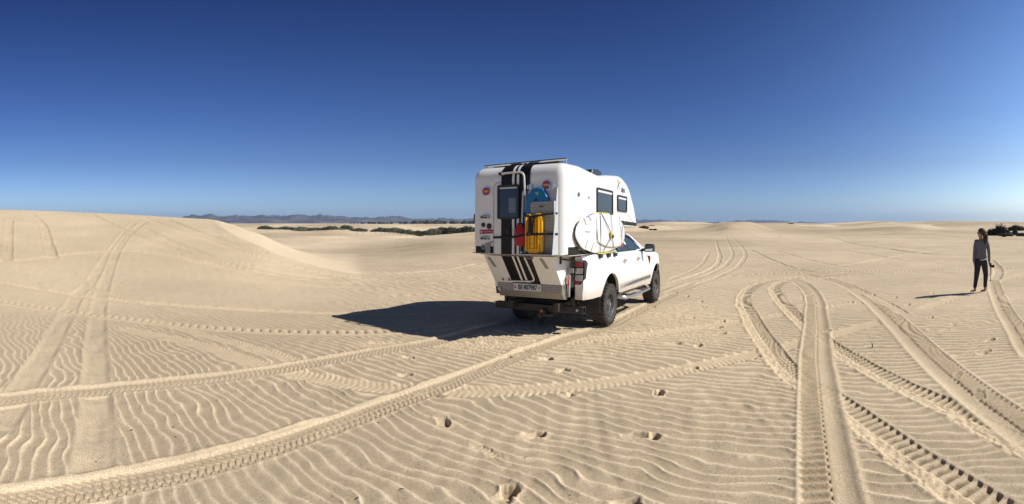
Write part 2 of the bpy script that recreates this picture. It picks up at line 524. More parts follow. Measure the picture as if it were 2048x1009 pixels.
TRACKS = [
    # old broad wind-softened tracks climbing the left dune
    ([(268, 446), (225, 500), (185, 560), (150, 600), (100, 690), (45, 780), (-20, 880)], 'smooth', .17, .026),
    ([(300, 440), (262, 465), (235, 500), (212, 560), (197, 620), (192, 700), (192, 780), (190, 860), (185, 960), (175, 1100)], 'smooth', .17, .026),
    ([(20, 440), (17, 480), (14, 525)], 'smooth', .20, .06),
    ([(60, 428), (85, 450), (95, 480), (108, 520)], 'smooth', .20, .06),
    ([(120, 532), (150, 550), (190, 580), (260, 600), (330, 620), (430, 640)], 'smooth', .10, .022),
    ([(30, 535), (60, 560), (90, 582)], 'smooth', .12, .025),
    ([(180, 428), (260, 465), (330, 492), (420, 520), (512, 545), (600, 560), (720, 572)], 'smooth', .20, .055),
    ([(215, 426), (290, 460), (370, 495), (450, 522), (560, 548), (680, 562)], 'smooth', .20, .050),
    ([(285, 434), (340, 456), (420, 482), (500, 512), (600, 540), (760, 562), (900, 568)], 'tread', .15, .03),
    ([(330, 438), (400, 465), (470, 490), (540, 512)], 'smooth', .18, .045),
    ([(-40, 528), (60, 520), (130, 512), (240, 503), (330, 510), (420, 530), (520, 552)], 'tread', .20, .015),
    # tracks that cross the middle distance
    ([(-40, 560), (60, 577), (200, 598), (350, 612), (512, 622), (700, 628), (860, 628), (990, 612)], 'tread', .13, .02),
    ([(-40, 600), (100, 620), (200, 634), (400, 656), (600, 666), (760, 666), (900, 655), (1020, 634)], 'rope', .20, .02),
    ([(230, 655), (400, 690), (550, 738), (700, 768), (850, 782), (1024, 782), (1200, 768), (1400, 733), (1540, 702), (1620, 682), (1720, 655), (1780, 640)], 'tread', .17, .016),
    ([(300, 640), (420, 675), (520, 700), (640, 738)], 'tread', .12, .012),
    ([(700, 690), (860, 690), (1024, 690), (1200, 678), (1400, 655), (1520, 637), (1640, 618), (1760, 600)], 'tread', .17, .016),
    ([(1840, 620), (1900, 600), (1950, 583), (2048, 548), (2100, 530)], 'tread', .16, .015),
    # loops made by a paddle-tyred buggy on the right
    ([(1700, 548), (1600, 555), (1525, 566), (1488, 592), (1503, 640), (1535, 690), (1578, 745), (1650, 790), (1720, 840), (1810, 905), (1900, 965), (2048, 1060)], 'lug', .17, .02),
    ([(1660, 552), (1600, 558), (1552, 572), (1562, 602), (1600, 640), (1650, 685), (1720, 728), (1800, 772), (1900, 815), (2000, 868), (2100, 920)], 'lug', .16, .02),
    ([(1560, 556), (1600, 566), (1626, 592), (1632, 640), (1632, 700), (1636, 780), (1648, 880), (1665, 1009), (1680, 1120)][::-1], 'ladder', .20, .02),
    ([(1600, 545), (1680, 567), (1740, 600), (1795, 650), (1860, 715), (1930, 775), (2010, 835), (2100, 900)], 'ladder', .22, .02),
    ([(1985, 560), (1992, 585), (2005, 615), (2030, 655), (2070, 720)], 'ladder', .18, .02),
    # far tracks
    ([(1300, 605), (1345, 584), (1400, 566), (1480, 552), (1560, 548), (1700, 544), (1900, 541), (2100, 536)], 'rope', .22, .03),
    ([(1310, 598), (1380, 574), (1440, 552), (1480, 530), (1490, 505), (1478, 488), (1462, 472), (1455, 462)], 'smooth', .13, .022),
    ([(1300, 590), (1360, 566), (1420, 548), (1452, 530), (1465, 508), (1458, 488), (1450, 472)], 'smooth', .13, .022),
    ([(1330, 570), (1390, 552), (1428, 535), (1440, 515), (1435, 495), (1432, 480)], 'smooth', .13, .03),
    ([(1500, 472), (1530, 478), (1560, 470)], 'smooth', .25, .05),
    ([(1660, 474), (1700, 486), (1760, 496), (1850, 508), (1960, 512)], 'smooth', .22, .06),
    ([(1690, 480), (1770, 490), (1860, 500), (2048, 506)], 'smooth', .22, .05),
    ([(1880, 484), (1960, 478), (2048, 482)], 'smooth', .25, .05),
    ([(1500, 500), (1540, 520), (1600, 540), (1660, 548)], 'smooth', .18, .03),
    ([(1560, 540), (1700, 530), (1800, 512), (1900, 498), (2048, 492)], 'smooth', .20, .04),
    ([(1980, 520), (1996, 540), (1990, 560)], 'smooth', .20, .04),
    ([(700, 512), (800, 508), (900, 505), (960, 500)], 'smooth', .22, .05),
    ([(690, 545), (800, 548), (900, 540), (960, 528)], 'smooth', .20, .04),
    ([(650, 490), (720, 485), (830, 482)], 'smooth', .3, .10),
    ([(1340, 560), (1376, 545), (1404, 528), (1418, 505)], 'smooth', .11, .02),
    ([(1545, 500), (1600, 516), (1660, 530), (1740, 541)], 'tread', .14, .02),
    ([(1500, 560), (1650, 556), (1800, 548), (1960, 546), (2100, 545)], 'tread', .14, .02),
    ([(1330, 566), (1430, 560), (1560, 551)], 'tread', .14, .02),
    ([(1600, 494), (1680, 500), (1800, 520), (1900, 530)], 'smooth', .14, .025),
    ([(1760, 545), (1860, 528), (1960, 520), (2080, 520)], 'smooth', .14, .025),
    ([(1700, 575), (1760, 600), (1810, 630)], 'tread', .12, .014),
    ([(1340, 470), (1400, 476), (1470, 474)], 'smooth', .25, .06),
    # the truck's own two wheel tracks, last and freshest
    ([(-60, 808), (60, 795), (250, 776), (430, 758), (600, 733), (760, 703), (880, 682), (960, 660), (1050, 638)], 'chevron', .15, .014),
    ([(-60, 1012), (100, 992), (250, 966), (400, 935), (512, 903), (620, 868), (740, 825), (850, 785), (960, 742), (1060, 702), (1140, 675), (1222, 650), (1313, 604), (1350, 588)], 'chevron', .15, .022),
]
for tr_ in TRACKS:
    track(*tr_)


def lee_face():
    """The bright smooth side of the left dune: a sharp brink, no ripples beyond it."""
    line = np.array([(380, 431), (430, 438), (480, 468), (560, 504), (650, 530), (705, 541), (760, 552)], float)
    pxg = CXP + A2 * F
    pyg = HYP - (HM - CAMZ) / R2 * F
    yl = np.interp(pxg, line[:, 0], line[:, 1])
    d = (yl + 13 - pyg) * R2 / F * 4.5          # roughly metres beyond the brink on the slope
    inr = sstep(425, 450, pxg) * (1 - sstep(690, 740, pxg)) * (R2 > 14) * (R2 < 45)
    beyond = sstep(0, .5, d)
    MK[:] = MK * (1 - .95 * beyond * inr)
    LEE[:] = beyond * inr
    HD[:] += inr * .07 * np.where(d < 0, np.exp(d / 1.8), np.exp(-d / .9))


lee_face()


def dent(px, py, L, W, dep, ang=0.0, kind='foot'):
    x0, y0 = on_ground(px, py)
    win = window(x0 - L, x0 + L, y0 - L, y0 + L)
    i0, i1, j0, j1 = win
    xs, ys = X2[i0:i1, j0:j1] - x0, Y2[i0:i1, j0:j1] - y0
    c, s = math.cos(ang), math.sin(ang)
    u, v = (xs * c + ys * s) / (L / 2), (-xs * s + ys * c) / (W / 2)
    v = v / (1 - .22 * np.exp(-((u + .1) / .35) ** 2))
    rr = np.sqrt(u * u + v * v)
    n = .16 * vn(xs * 30 + px, ys * 30, 71)
    hole = 1 - sstep(.72, 1.05, rr + n)
    rim = np.exp(-((rr - 1.22 + n) / .2) ** 2)
    h = -dep * 1.25 * hole * (.55 + .55 * u) + rim * dep * .10
    if kind == 'sole':
        h = -dep * hole * (.5 + .3 * np.abs(u)) + hole * .003 * np.cos(u * 22) + rim * dep * .2
    HD[i0:i1, j0:j1] += h
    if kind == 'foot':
        PIT_SHADE[i0:i1, j0:j1] = np.maximum(PIT_SHADE[i0:i1, j0:j1], .95 * hole * sstep(.1, .8, u))  # painted shade at the deep end of the print
    MK[i0:i1, j0:j1] *= 1 - .9 * hole
    FR[i0:i1, j0:j1] = np.maximum(FR[i0:i1, j0:j1] * (1 - hole), .5 * rim)


for p_ in [(1065, 872, .24, .14, .05, .2), (1300, 874, .20, .13, .07, -.3), (1262, 874, .26, .15, .02, 0), (1317, 789, .18, .13, .07, 1.2),
           (1136, 791, .20, .10, .06, 0), (1125, 742, .20, .13, .07, .3), (1385, 736, .18, .12, .07, .1), (1090, 719, .22, .12, .06, 0),
           (885, 842, .28, .13, .05, -1.2), (865, 790, .32, .13, .04, -.3), (808, 752, .2, .12, .05, .6), (815, 716, .2, .1, .05, 0),
           (1015, 990, .24, .15, .07, 1.2), (1250, 1008, .2, .12, .05, 0), (1396, 693, .22, .13, .08, .8), (1348, 688, .3, .2, .03, .1),
           (1432, 656, .26, .12, .07, 0), (1438, 668, .3, .18, .03, .2), (1442, 643, .2, .1, .06, .1), (1380, 637, .18, .1, .06, 0), (1408, 615, .18, .1, .07, 0),
           (1398, 604, .22, .1, .06, 0), (1372, 594, .2, .1, .07, 0), (1350, 585, .26, .12, .08, 0), (1305, 615, .16, .1, .06, 0), (1305, 627, .22, .08, .03, 0),
           (1420, 630, .3, .08, .03, 0), (1654, 663, .16, .1, .06, 0), (1860, 636, .2, .1, .06, 0), (1905, 650, .26, .1, .03, 0), (1978, 682, .3, .12, .06, 0),
           (1968, 706, .3, .12, .06, 0), (1890, 660, .3, .1, .02, 0), (1815, 611, .2, .1, .05, 0), (1790, 595, .26, .07, .05, 0), (1745, 590, .2, .07, .05, 0),
           (1864, 588, .2, .07, .04, 0), (1700, 605, .3, .07, .03, 0), (1604, 596, .3, .06, .04, 0), (1470, 612, .3, .06, .03, 0), (1440, 590, .3, .07, .03, 0),
           (1000, 560, .4, .1, .05, 0), (940, 555, .5, .1, .05, 0), (1040, 700, .3, .12, .03, .2), (1010, 712, .24, .12, .03, .3)]:
    dent(*p_)
dent(972, 902, .30, .11, .018, -.75, 'sole')
dent(1915, 752, .30, .12, .016, .5, 'sole')
dent(1925, 710, .34, .12, .016, -.2, 'sole')
dent(1960, 790, .30, .14, .016, .8, 'sole')


# wind ripples: their crests swing round with the ground and their spacing grows to the right
def ripples():
    nr = int(np.searchsorted(RD, 60))
    x, y = X2[:nr], Y2[:nr]
    a, r = A2[:nr], R2[:nr]
    turn = .78 - .30 * np.clip((-a - .2) / .6, -1, 1) * 1.0
    base = .7854
    u = x * math.cos(base) + y * math.sin(base)
    v = -x * math.sin(base) + y * math.cos(base)
    # bend the crest lines on the left
    u = u + .10 * v * np.clip(v - 2.5, 0, 8) * .25
    wr = .12 * vn(x * .9, y * .9, 80) + .062 * vn(x * 2.4, y * 2.4, 81) + .024 * vn(x * 5.0, y * 5.0, 82) + .006 * vn(x * 14, y * 14, 88)
    uu = u + wr
    lam = .118 + .006 * np.clip(u, -4, 12)
    # integral of du/lam for the linear lam
    ph = 2 * PI * np.log(.118 + .006 * np.clip(uu, -4, 12)) / .006 + 2 * PI * (uu - np.clip(uu, -4, 12)) / .2
    ph = ph + 1.3 * vn(x * 3.1, y * 3.1, 83) + 1.6 * vn(x * 1.1, y * 1.1, 89)
    cell = np.maximum(DR[:nr] * 1.0, r / 880)
    fade = np.clip(1.5 - cell / (lam * .46), 0, 1)
    w = ph + .55 * np.sin(ph)
    c = .5 + .5 * np.cos(w)
    prof = .66 * c ** 2.6 + .34 * c
    amp = .0200 * (.74 + .70 * vn(x * .55, y * .55, 84) + .40 * vn(x * 1.7, y * 1.7, 85)) * (1 - .35 * np.clip((-a - .25) / .4, 0, 1))
    amp = np.clip(amp, .0025, .03) * (1 + .35 * np.clip((r - 6) / 10, 0, 1)) * (1 - .78 * np.clip((-a - .22) / .2, 0, 1) * np.clip((r - 7) / 7, 0, 1))
    out = np.zeros_like(HM)
    out[:nr] = (prof - .4) * amp * fade
    # secondary short links between the crests
    ph2 = 2 * PI * (u * .62 - v * .78 + .12 * vn(x * 2, y * 2, 86)) / .21
    out[:nr] += .0022 * np.cos(ph2) * fade * np.clip(vn(x * .7, y * .7, 87) + .5, 0, 1)
    # larger mounds of rippled sand further out
    out += .018 * (1 - .8 * np.clip((-A2 - .25) / .2, 0, 1)) * fbm(X2 * 1.1, Y2 * 1.8, 90, 3) * np.clip((R2 - 7) / 8, 0, 1) * np.clip((80 - R2) / 40, 0, 1) * np.clip(1.3 - DR / .6, 0, 1)
    far = np.ones_like(HM)
    far[:nr] = 1 - fade
    cr_ = np.full_like(HM, .55)
    cr_[:nr] = .55 * (1 - fade) + fade * np.clip(.08 + 1.05 * c ** 1.35 * (amp / .02) ** .3, 0, 1)
    return out, far, cr_


RIP, FARM, CREST = ripples()
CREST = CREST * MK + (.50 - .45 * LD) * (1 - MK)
CREST = CREST * (1 - LEE) + 1.05 * LEE          # sunlit brightness of the lee face put into the sand tone
CREST = CREST + np.clip((R2 - 18) / 40, 0, 1) * .85 * fbm(X2 * .045 + .4 * Y2 * .02, Y2 * .02, 120, 4)  # shading of the far dunes put into the tone as broad noise
fine = .0014 * vn(X2 * 22, Y2 * 22, 95) * np.clip(1.2 - DR / .03, 0, 1) + .0008 * vn(X2 * 55, Y2 * 55, 96) * np.clip(1.2 - DR / .015, 0, 1)
fine = fine + .0035 * vn(X2 * 6, Y2 * 6, 97) * np.clip(1.2 - DR / .12, 0, 1)
Z2 = HM + HD + RIP * MK + fine


def sand_material():
    m = bpy.data.materials.new('sand')
    m.use_nodes = True
    t = m.node_tree
    b = t.nodes['Principled BSDF']
    b.inputs['Roughness'].default_value = 0.92
    b.inputs['Specular IOR Level'].default_value = 0.15
    L = t.links.new
    nn = t.nodes.new
    tc = nn('ShaderNodeTexCoord')
    at_ = nn('ShaderNodeAttribute'); at_.attribute_name = 'fresh'
    fa = nn('ShaderNodeAttribute'); fa.attribute_name = 'far'
    # colour: pale quartz sand, mottled, slightly warmer where it was turned over
    # pale fine sand caps the ripples, coarse darker grains lie in the troughs
    ca = nn('ShaderNodeAttribute'); ca.attribute_name = 'crest'
    n1 = nn('ShaderNodeTexNoise'); n1.inputs['Scale'].default_value = .22; n1.inputs['Detail'].default_value = 7
    n1.inputs['Roughness'].default_value = .62
    L(tc.outputs['Object'], n1.inputs['Vector'])
    ma = nn('ShaderNodeMath'); ma.operation = 'MULTIPLY_ADD'; ma.inputs[1].default_value = 1.3; ma.inputs[2].default_value = -.65
    L(n1.outputs[0], ma.inputs[0])
    ad = nn('ShaderNodeMath'); ad.operation = 'ADD'
    L(ma.outputs[0], ad.inputs[0]); L(ca.outputs['Fac'], ad.inputs[1])
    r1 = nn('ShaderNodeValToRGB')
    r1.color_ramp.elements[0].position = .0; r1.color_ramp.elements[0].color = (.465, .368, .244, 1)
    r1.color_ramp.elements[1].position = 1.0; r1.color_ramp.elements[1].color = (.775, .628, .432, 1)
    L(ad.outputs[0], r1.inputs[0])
    mx = nn('ShaderNodeMix'); mx.data_type = 'RGBA'
    L(at_.outputs['Fac'], mx.inputs[0]); L(r1.outputs[0], mx.inputs[6])
    mx.inputs[7].default_value = (.76, .595, .39, 1)
    da = nn('ShaderNodeAttribute'); da.attribute_name = 'pit_shade'
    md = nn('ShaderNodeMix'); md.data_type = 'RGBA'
    L(da.outputs['Fac'], md.inputs[0]); L(mx.outputs[2], md.inputs[6]); md.inputs[7].default_value = (.26, .20, .125, 1)  # dark colour of the shade painted into slots and prints
    n2 = nn('ShaderNodeTexNoise'); n2.inputs['Scale'].default_value = 150; n2.inputs['Detail'].default_value = 3
    L(tc.outputs['Object'], n2.inputs['Vector'])
    r2 = nn('ShaderNodeValToRGB')
    r2.color_ramp.elements[0].position = .32; r2.color_ramp.elements[0].color = (.30, .28, .26, 1)
    r2.color_ramp.elements[1].position = .62; r2.color_ramp.elements[1].color = (1.12, 1.12, 1.12, 1)
    L(n2.outputs[0], r2.inputs[0])
    ml = nn('ShaderNodeMix'); ml.data_type = 'RGBA'; ml.blend_type = 'MULTIPLY'; ml.inputs[0].default_value = .75
    L(md.outputs[2], ml.inputs[6]); L(r2.outputs[0], ml.inputs[7])
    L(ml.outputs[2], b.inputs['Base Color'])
    # grain
    bp = nn('ShaderNodeBump'); bp.inputs['Strength'].default_value = .5; bp.inputs['Distance'].default_value = .002
    n3 = nn('ShaderNodeTexNoise'); n3.inputs['Scale'].default_value = 180; n3.inputs['Detail'].default_value = 3
    L(tc.outputs['Object'], n3.inputs['Vector']); L(n3.outputs[0], bp.inputs['Height'])
    # ripples too small for the mesh further out
    mp = nn('ShaderNodeMapping'); mp.inputs['Rotation'].default_value = (0, 0, -.7854)
    L(tc.outputs['Object'], mp.inputs['Vector'])
    wv = nn('ShaderNodeTexWave'); wv.inputs['Scale'].default_value = .9; wv.inputs['Distortion'].default_value = 7
    wv.inputs['Detail'].default_value = 3; wv.inputs['Detail Scale'].default_value = 1.2
    L(mp.outputs[0], wv.inputs['Vector'])
    b2 = nn('ShaderNodeBump'); b2.inputs['Distance'].default_value = .035
    fm = nn('ShaderNodeMath'); fm.operation = 'MULTIPLY'; fm.inputs[1].default_value = .55
    L(fa.outputs['Fac'], fm.inputs[0]); L(fm.outputs[0], b2.inputs['Strength'])
    L(wv.outputs[0], b2.inputs['Height']); L(bp.outputs[0], b2.inputs['Normal'])
    L(b2.outputs[0], b.inputs['Normal'])
    return m


def build_sand():
    idx = np.arange(NR * NA).reshape(NR, NA)
    nxt = np.roll(idx, -1, axis=1)
    q = np.stack([idx[:-1], idx[1:], nxt[1:], nxt[:-1]], -1).reshape(-1, 4)
    # clockwise order seen from above is wrong way round for azimuth that grows clockwise, so check with a cross product
    co = np.stack([X2, Y2, Z2], -1).reshape(-1, 3).astype(np.float32)
    co = np.concatenate([co, np.array([[0, 0, HM[0].mean()]], np.float32)])
    a, b_, c = co[q[0, 0]], co[q[0, 1]], co[q[0, 2]]
    if np.cross(b_ - a, c - a)[2] < 0:
        q = q[:, ::-1]
        flip = True
    else:
        flip = False
    ctr = NR * NA
    tri = np.stack([idx[0], nxt[0], np.full(NA, ctr)], -1)
    if np.cross(co[tri[0, 1]] - co[tri[0, 0]], co[tri[0, 2]] - co[tri[0, 0]])[2] < 0:
        tri = tri[:, ::-1]
    me = bpy.data.meshes.new('sand')
    nv, nq, nt_ = len(co), len(q), len(tri)
    me.vertices.add(nv)
    me.vertices.foreach_set('co', co.ravel())
    loops = np.concatenate([q.ravel(), tri.ravel()]).astype(np.int32)
    me.loops.add(len(loops))
    me.loops.foreach_set('vertex_index', loops)
    me.polygons.add(nq + nt_)
    st = np.concatenate([np.arange(nq) * 4, nq * 4 + np.arange(nt_) * 3]).astype(np.int32)
    me.polygons.foreach_set('loop_start', st)
    me.polygons.foreach_set('use_smooth', np.ones(nq + nt_, bool))
    me.update(calc_edges=True)
    for nm, arr in (('fresh', FR), ('far', FARM * MK * np.clip((220 - R2) / 120, 0, 1) * (1 - .75 * np.clip((-A2 - .22) / .2, 0, 1))), ('crest', CREST), ('pit_shade', PIT_SHADE)):
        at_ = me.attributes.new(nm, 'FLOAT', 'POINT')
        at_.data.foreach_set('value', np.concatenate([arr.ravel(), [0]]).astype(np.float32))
    me.materials.append(sand_material())
    o = bpy.data.objects.new('sand', me)
    COL.objects.link(o)
    o['kind'] = 'structure'
    o['label'] = 'pale rippled dune sand crossed by tyre tracks and footprints'
    return o


build_sand()


def ground_z(x, y):
    """Final sand height at a point (nearest grid vertex)."""
    i = int(np.clip(np.searchsorted(RD, math.hypot(x, y)), 0, NR - 1))
    j = int(np.clip(np.searchsorted(AZ, math.atan2(x, y)), 0, NA - 1))
    return float(Z2[i, j])

# ================================================================== building helpers
CUR = {'root': None, 'mat': Matrix.Identity(4), 'base': Vector((0, 0, 0))}


def thing(name, label, cat, base=(0, 0, 0), frame=None, group=None):
    """An Empty at the thing's base; parts made afterwards are given in the frame's own coordinates."""
    o = bpy.data.objects.new(name, None)
    COL.objects.link(o)
    o.empty_display_size = .2
    fr = frame if frame is not None else TMAT
    base = Vector(base)
    o.matrix_world = fr @ Matrix.Translation(base)
    o['label'] = label
    o['category'] = cat
    if group:
        o['group'] = group
    CUR['root'] = o
    CUR['base'] = base
    return o


def part(name, bm, m, parent=None, smooth=False, label=None, autos=None):
    """Link a bmesh (in frame coordinates) as one child of the current thing or of one of its parts."""
    if isinstance(bm, bmesh.types.BMesh):
        me = bpy.data.meshes.new(name)
        bmesh.ops.translate(bm, verts=bm.verts, vec=-CUR['base'])
        bm.normal_update()
        bm.to_mesh(me)
        bm.free()
    else:
        me = bm
    ms = m if isinstance(m, (list, tuple)) else [m]
    for x in ms:
        me.materials.append(x)
    for p in me.polygons:
        p.use_smooth = bool(smooth)
    if smooth:
        me.set_sharp_from_angle(angle=math.radians(autos or 40))
    o = bpy.data.objects.new(name, me)
    COL.objects.link(o)
    o.parent = parent or CUR['root']
    if label:
        o['label'] = label
    return o


def pieces(name, bm, m, parent=None, smooth=False):
    """Like part(), but every separate piece of the bmesh becomes an object of its own."""
    bm.verts.index_update()
    seen = set()
    outs = []
    for v0 in bm.verts:
        if v0.index in seen:
            continue
        stack, comp = [v0], []
        seen.add(v0.index)
        while stack:
            v = stack.pop()
            comp.append(v)
            for e in v.link_edges:
                u = e.other_vert(v)
                if u.index not in seen:
                    seen.add(u.index)
                    stack.append(u)
        b2 = bmesh.new()
        mp = {v.index: b2.verts.new(v.co) for v in comp}
        for f in {f for v in comp for f in v.link_faces}:
            b2.faces.new([mp[v.index] for v in f.verts])
        outs.append(part(name, b2, m, parent, smooth))
    bm.free()
    return outs


def new():
    return bmesh.new()


def box(bm, c, s, rot=None, bev=0.0, seg=2):
    M_ = Matrix.Translation(Vector(c))
    if rot is not None:
        M_ = M_ @ (rot if isinstance(rot, Matrix) else Matrix.Rotation(rot[1], 4, rot[0]))
    r = bmesh.ops.create_cube(bm, size=1.0, matrix=M_ @ Matrix.Diagonal((*s, 1)))
    if bev > 0:
        es = list({e for v in r['verts'] for e in v.link_edges})
        bmesh.ops.bevel(bm, geom=es, offset=bev, segments=seg, affect='EDGES', profile=.5)


def prism(bm, pts, axis, a, b, bev=0.0, seg=1, mi=0):
    """Polygon pts (two coordinates each) swept along axis (0 x, 1 y, 2 z) from a to b."""
    def P(p, k):
        if axis == 0:
            return (k, p[0], p[1])
        if axis == 1:
            return (p[0], k, p[1])
        return (p[0], p[1], k)
    n = len(pts)
    va = [bm.verts.new(P(p, a)) for p in pts]
    vb = [bm.verts.new(P(p, b)) for p in pts]
    fs = [bm.faces.new(va), bm.faces.new(vb[::-1])]
    for i in range(n):
        fs.append(bm.faces.new((va[i], vb[i], vb[(i + 1) % n], va[(i + 1) % n])))
    for f in fs:
        f.material_index = mi
    bmesh.ops.recalc_face_normals(bm, faces=fs)
    if bev > 0:
        es = list(set(fs[0].edges) | set(fs[1].edges))
        bmesh.ops.bevel(bm, geom=es, offset=bev, segments=seg, affect='EDGES', profile=.5)


def tube(bm, pts, r, n=8, cap=True, flat=None):
    """Round bar along pts; flat=(rw, rh) gives a strap section."""
    pts = [Vector(p) for p in pts]
    rings = []
    up = None
    for i, p in enumerate(pts):
        t = (pts[min(i + 1, len(pts) - 1)] - pts[max(i - 1, 0)]).normalized()
        if up is None:
            up = Vector((0, 0, 1)) if abs(t.z) < .9 else Vector((0, 1, 0))
        s = t.cross(up).normalized()
        u = s.cross(t).normalized()
        up = u
        rr = r[i] if isinstance(r, (list, tuple)) else r
        ring = []
        for k in range(n):
            a = 2 * PI * k / n
            if flat:
                q = s * math.cos(a) * flat[0] + u * math.sin(a) * flat[1]
            else:
                q = (s * math.cos(a) + u * math.sin(a)) * rr
            ring.append(bm.verts.new(p + q))
        rings.append(ring)
    for a, b in zip(rings[:-1], rings[1:]):
        for k in range(n):
            bm.faces.new((a[k], a[(k + 1) % n], b[(k + 1) % n], b[k]))
    if cap:
        bm.faces.new(rings[0][::-1])
        bm.faces.new(rings[-1])


def bent(pts, r=.05, n=5):
    """Round the corners of a polyline."""
    pts = [Vector(p) for p in pts]
    out = [pts[0]]
    for i in range(1, len(pts) - 1):
        a, b, c = pts[i - 1], pts[i], pts[i + 1]
        d1, d2 = (a - b), (c - b)
        k = min(r, d1.length * .49, d2.length * .49)
        p, q = b + d1.normalized() * k, b + d2.normalized() * k
        for j in range(n + 1):
            t = j / n
            out.append(p * (1 - t) ** 2 + b * 2 * t * (1 - t) + q * t * t)
    out.append(pts[-1])
    return out


def lathe(bm, prof, M_, n=32, mi=0):
    """prof = (radius, height along local z) pairs."""
    rings = []
    for r, h in prof:
        rings.append([bm.verts.new(M_ @ Vector((r * math.cos(2 * PI * k / n), r * math.sin(2 * PI * k / n), h))) for k in range(n)])
    for a, b in zip(rings[:-1], rings[1:]):
        for k in range(n):
            f = bm.faces.new((a[k], a[(k + 1) % n], b[(k + 1) % n], b[k]))
            f.material_index = mi
    return rings


def cyl(bm, c, r, h, axis='Y', n=20, r2=None):
    R_ = {'X': Matrix.Rotation(PI / 2, 4, 'Y'), 'Y': Matrix.Rotation(PI / 2, 4, 'X'), 'Z': Matrix.Identity(4)}[axis]
    bmesh.ops.create_cone(bm, cap_ends=True, segments=n, radius1=r, radius2=r if r2 is None else r2, depth=h, matrix=Matrix.Translation(Vector(c)) @ R_)


def fillet(poly, n=6):
    """poly = (a, b, radius): rounded closed outline."""
    out = []
    m = len(poly)
    for i in range(m):
        p = Vector(poly[i][:2])
        a, c = Vector(poly[i - 1][:2]), Vector(poly[(i + 1) % m][:2])
        r = poly[i][2]
        d1, d2 = (a - p).normalized(), (c - p).normalized()
        ang = d1.angle(d2)
        if r <= 0 or abs(ang - PI) < 1e-3:
            out.append(tuple(p))
            continue
        t = min(r / math.tan(ang / 2), (a - p).length * .49, (c - p).length * .49)
        s, e = p + d1 * t, p + d2 * t
        for k in range(n + 1):
            q = k / n
            out.append(tuple(s * (1 - q) ** 2 + p * 2 * q * (1 - q) + e * q * q))
    return out


def rrect(w_, h_, r, cx=0, cy=0, n=4):
    return [(cx + a, cy + b) for a, b in fillet([(-w_ / 2, -h_ / 2, r), (w_ / 2, -h_ / 2, r), (w_ / 2, h_ / 2, r), (-w_ / 2, h_ / 2, r)], n)]


def ring_prism(bm, outer, inner, axis, a, b):
    """A flat frame: outer and inner outlines with the same point count."""
    def P(p, k):
        return (k, p[0], p[1]) if axis == 0 else ((p[0], k, p[1]) if axis == 1 else (p[0], p[1], k))
    n = len(outer)
    o1, o2 = [bm.verts.new(P(p, a)) for p in outer], [bm.verts.new(P(p, b)) for p in outer]
    i1, i2 = [bm.verts.new(P(p, a)) for p in inner], [bm.verts.new(P(p, b)) for p in inner]
    fs = []
    for k in range(n):
        l = (k + 1) % n
        for q in ((o1[k], o1[l], i1[l], i1[k]), (o2[k], i2[k], i2[l], o2[l]), (o1[k], o2[k], o2[l], o1[l]), (i1[k], i1[l], i2[l], i2[k])):
            fs.append(bm.faces.new(q))
    bmesh.ops.recalc_face_normals(bm, faces=fs)


def text_mesh(s, size, bold=0.0, sx=1.0):
    cu = bpy.data.curves.new('t', 'FONT')
    cu.body = s
    cu.size = size
    cu.offset = bold
    cu.extrude = .0012
    cu.align_x = 'CENTER'
    cu.align_y = 'CENTER'
    o = bpy.data.objects.new('t', cu)
    COL.objects.link(o)
    dg = bpy.context.evaluated_depsgraph_get()
    me = bpy.data.meshes.new_from_object(o.evaluated_get(dg))
    bpy.data.objects.remove(o)
    bpy.data.curves.remove(cu)
    me.transform(Matrix.Diagonal((sx, 1, 1, 1)))
    return me


def put_text(name, s, size, c, facing, m, parent=None, bold=0.0, sx=1.0, tilt=0.0):
    """facing 'rear' (reads from behind the truck, -y) or 'right' (reads from the right, +x)."""
    me = text_mesh(s, size, bold, sx)
    R_ = Matrix.Rotation(PI / 2, 4, 'X')
    if facing == 'right':
        R_ = Matrix.Rotation(PI / 2, 4, 'Z') @ R_
    R_ = R_ @ Matrix.Rotation(tilt, 4, 'Z')
    me.transform(Matrix.Translation(Vector(c) - CUR['base']) @ R_)
    return part(name, me, m, parent)


def dup(o, parent, mtx=None):
    c = o.copy()
    COL.objects.link(c)
    c.parent = parent
    if mtx is not None:
        c.matrix_local = mtx
    for ch in list(o.children):
        dup(ch, c)
    return c


WHITE = mat('white_paint', (.80, .80, .80), .28, coat=.5)
CAMPW = mat('camper_gelcoat', (.80, .795, .785), .36, coat=.25, bump=(3.0, .05, .01), noise=(4.0, .8, (.72, .70, .66)))
BLACKV = mat('black_vinyl', (.005, .0055, .007), .45, noise=(30, .8, (.010, .010, .012)), spec=.3)
BLACKP = mat('black_plastic', (.018, .018, .019), .55, noise=(25, .8, (.03, .029, .027)))
RUBBER = mat('rubber', (.018, .018, .019), .88, noise=(11, .6, (.085, .072, .055)), bump=(60, .3, .002))
DKSTEEL = mat('dark_steel', (.022, .021, .020), .6, noise=(12, .7, (.055, .045, .034)), bump=(40, .2, .002))
STEEL = mat('stainless_tube', (.62, .61, .59), .28, 1.0)
CHROME = mat('chrome', (.75, .75, .76), .12, 1.0)
RIMM = mat('rim_grey', (.11, .11, .113), .5, .6, noise=(20, .8, (.13, .12, .11)))
ALU = mat('aluminium', (.55, .55, .55), .42, .8, noise=(24, .9, (.40, .40, .40)), bump=(50, .2, .002))
GLASSD = mat('tinted_acrylic', (.025, .035, .05), .06, spec=.6)
GLASSC = mat('car_glass', (.035, .055, .060), .05, spec=.35)
REDL = mat('red_lens', (.35, .01, .012), .15, coat=.6)
CLEARL = mat('clear_lens', (.50, .50, .50), .12, .3, coat=.6, noise=(90, .5, (.25, .25, .25)))
AMBER = mat('amber', (.75, .22, .03), .3)
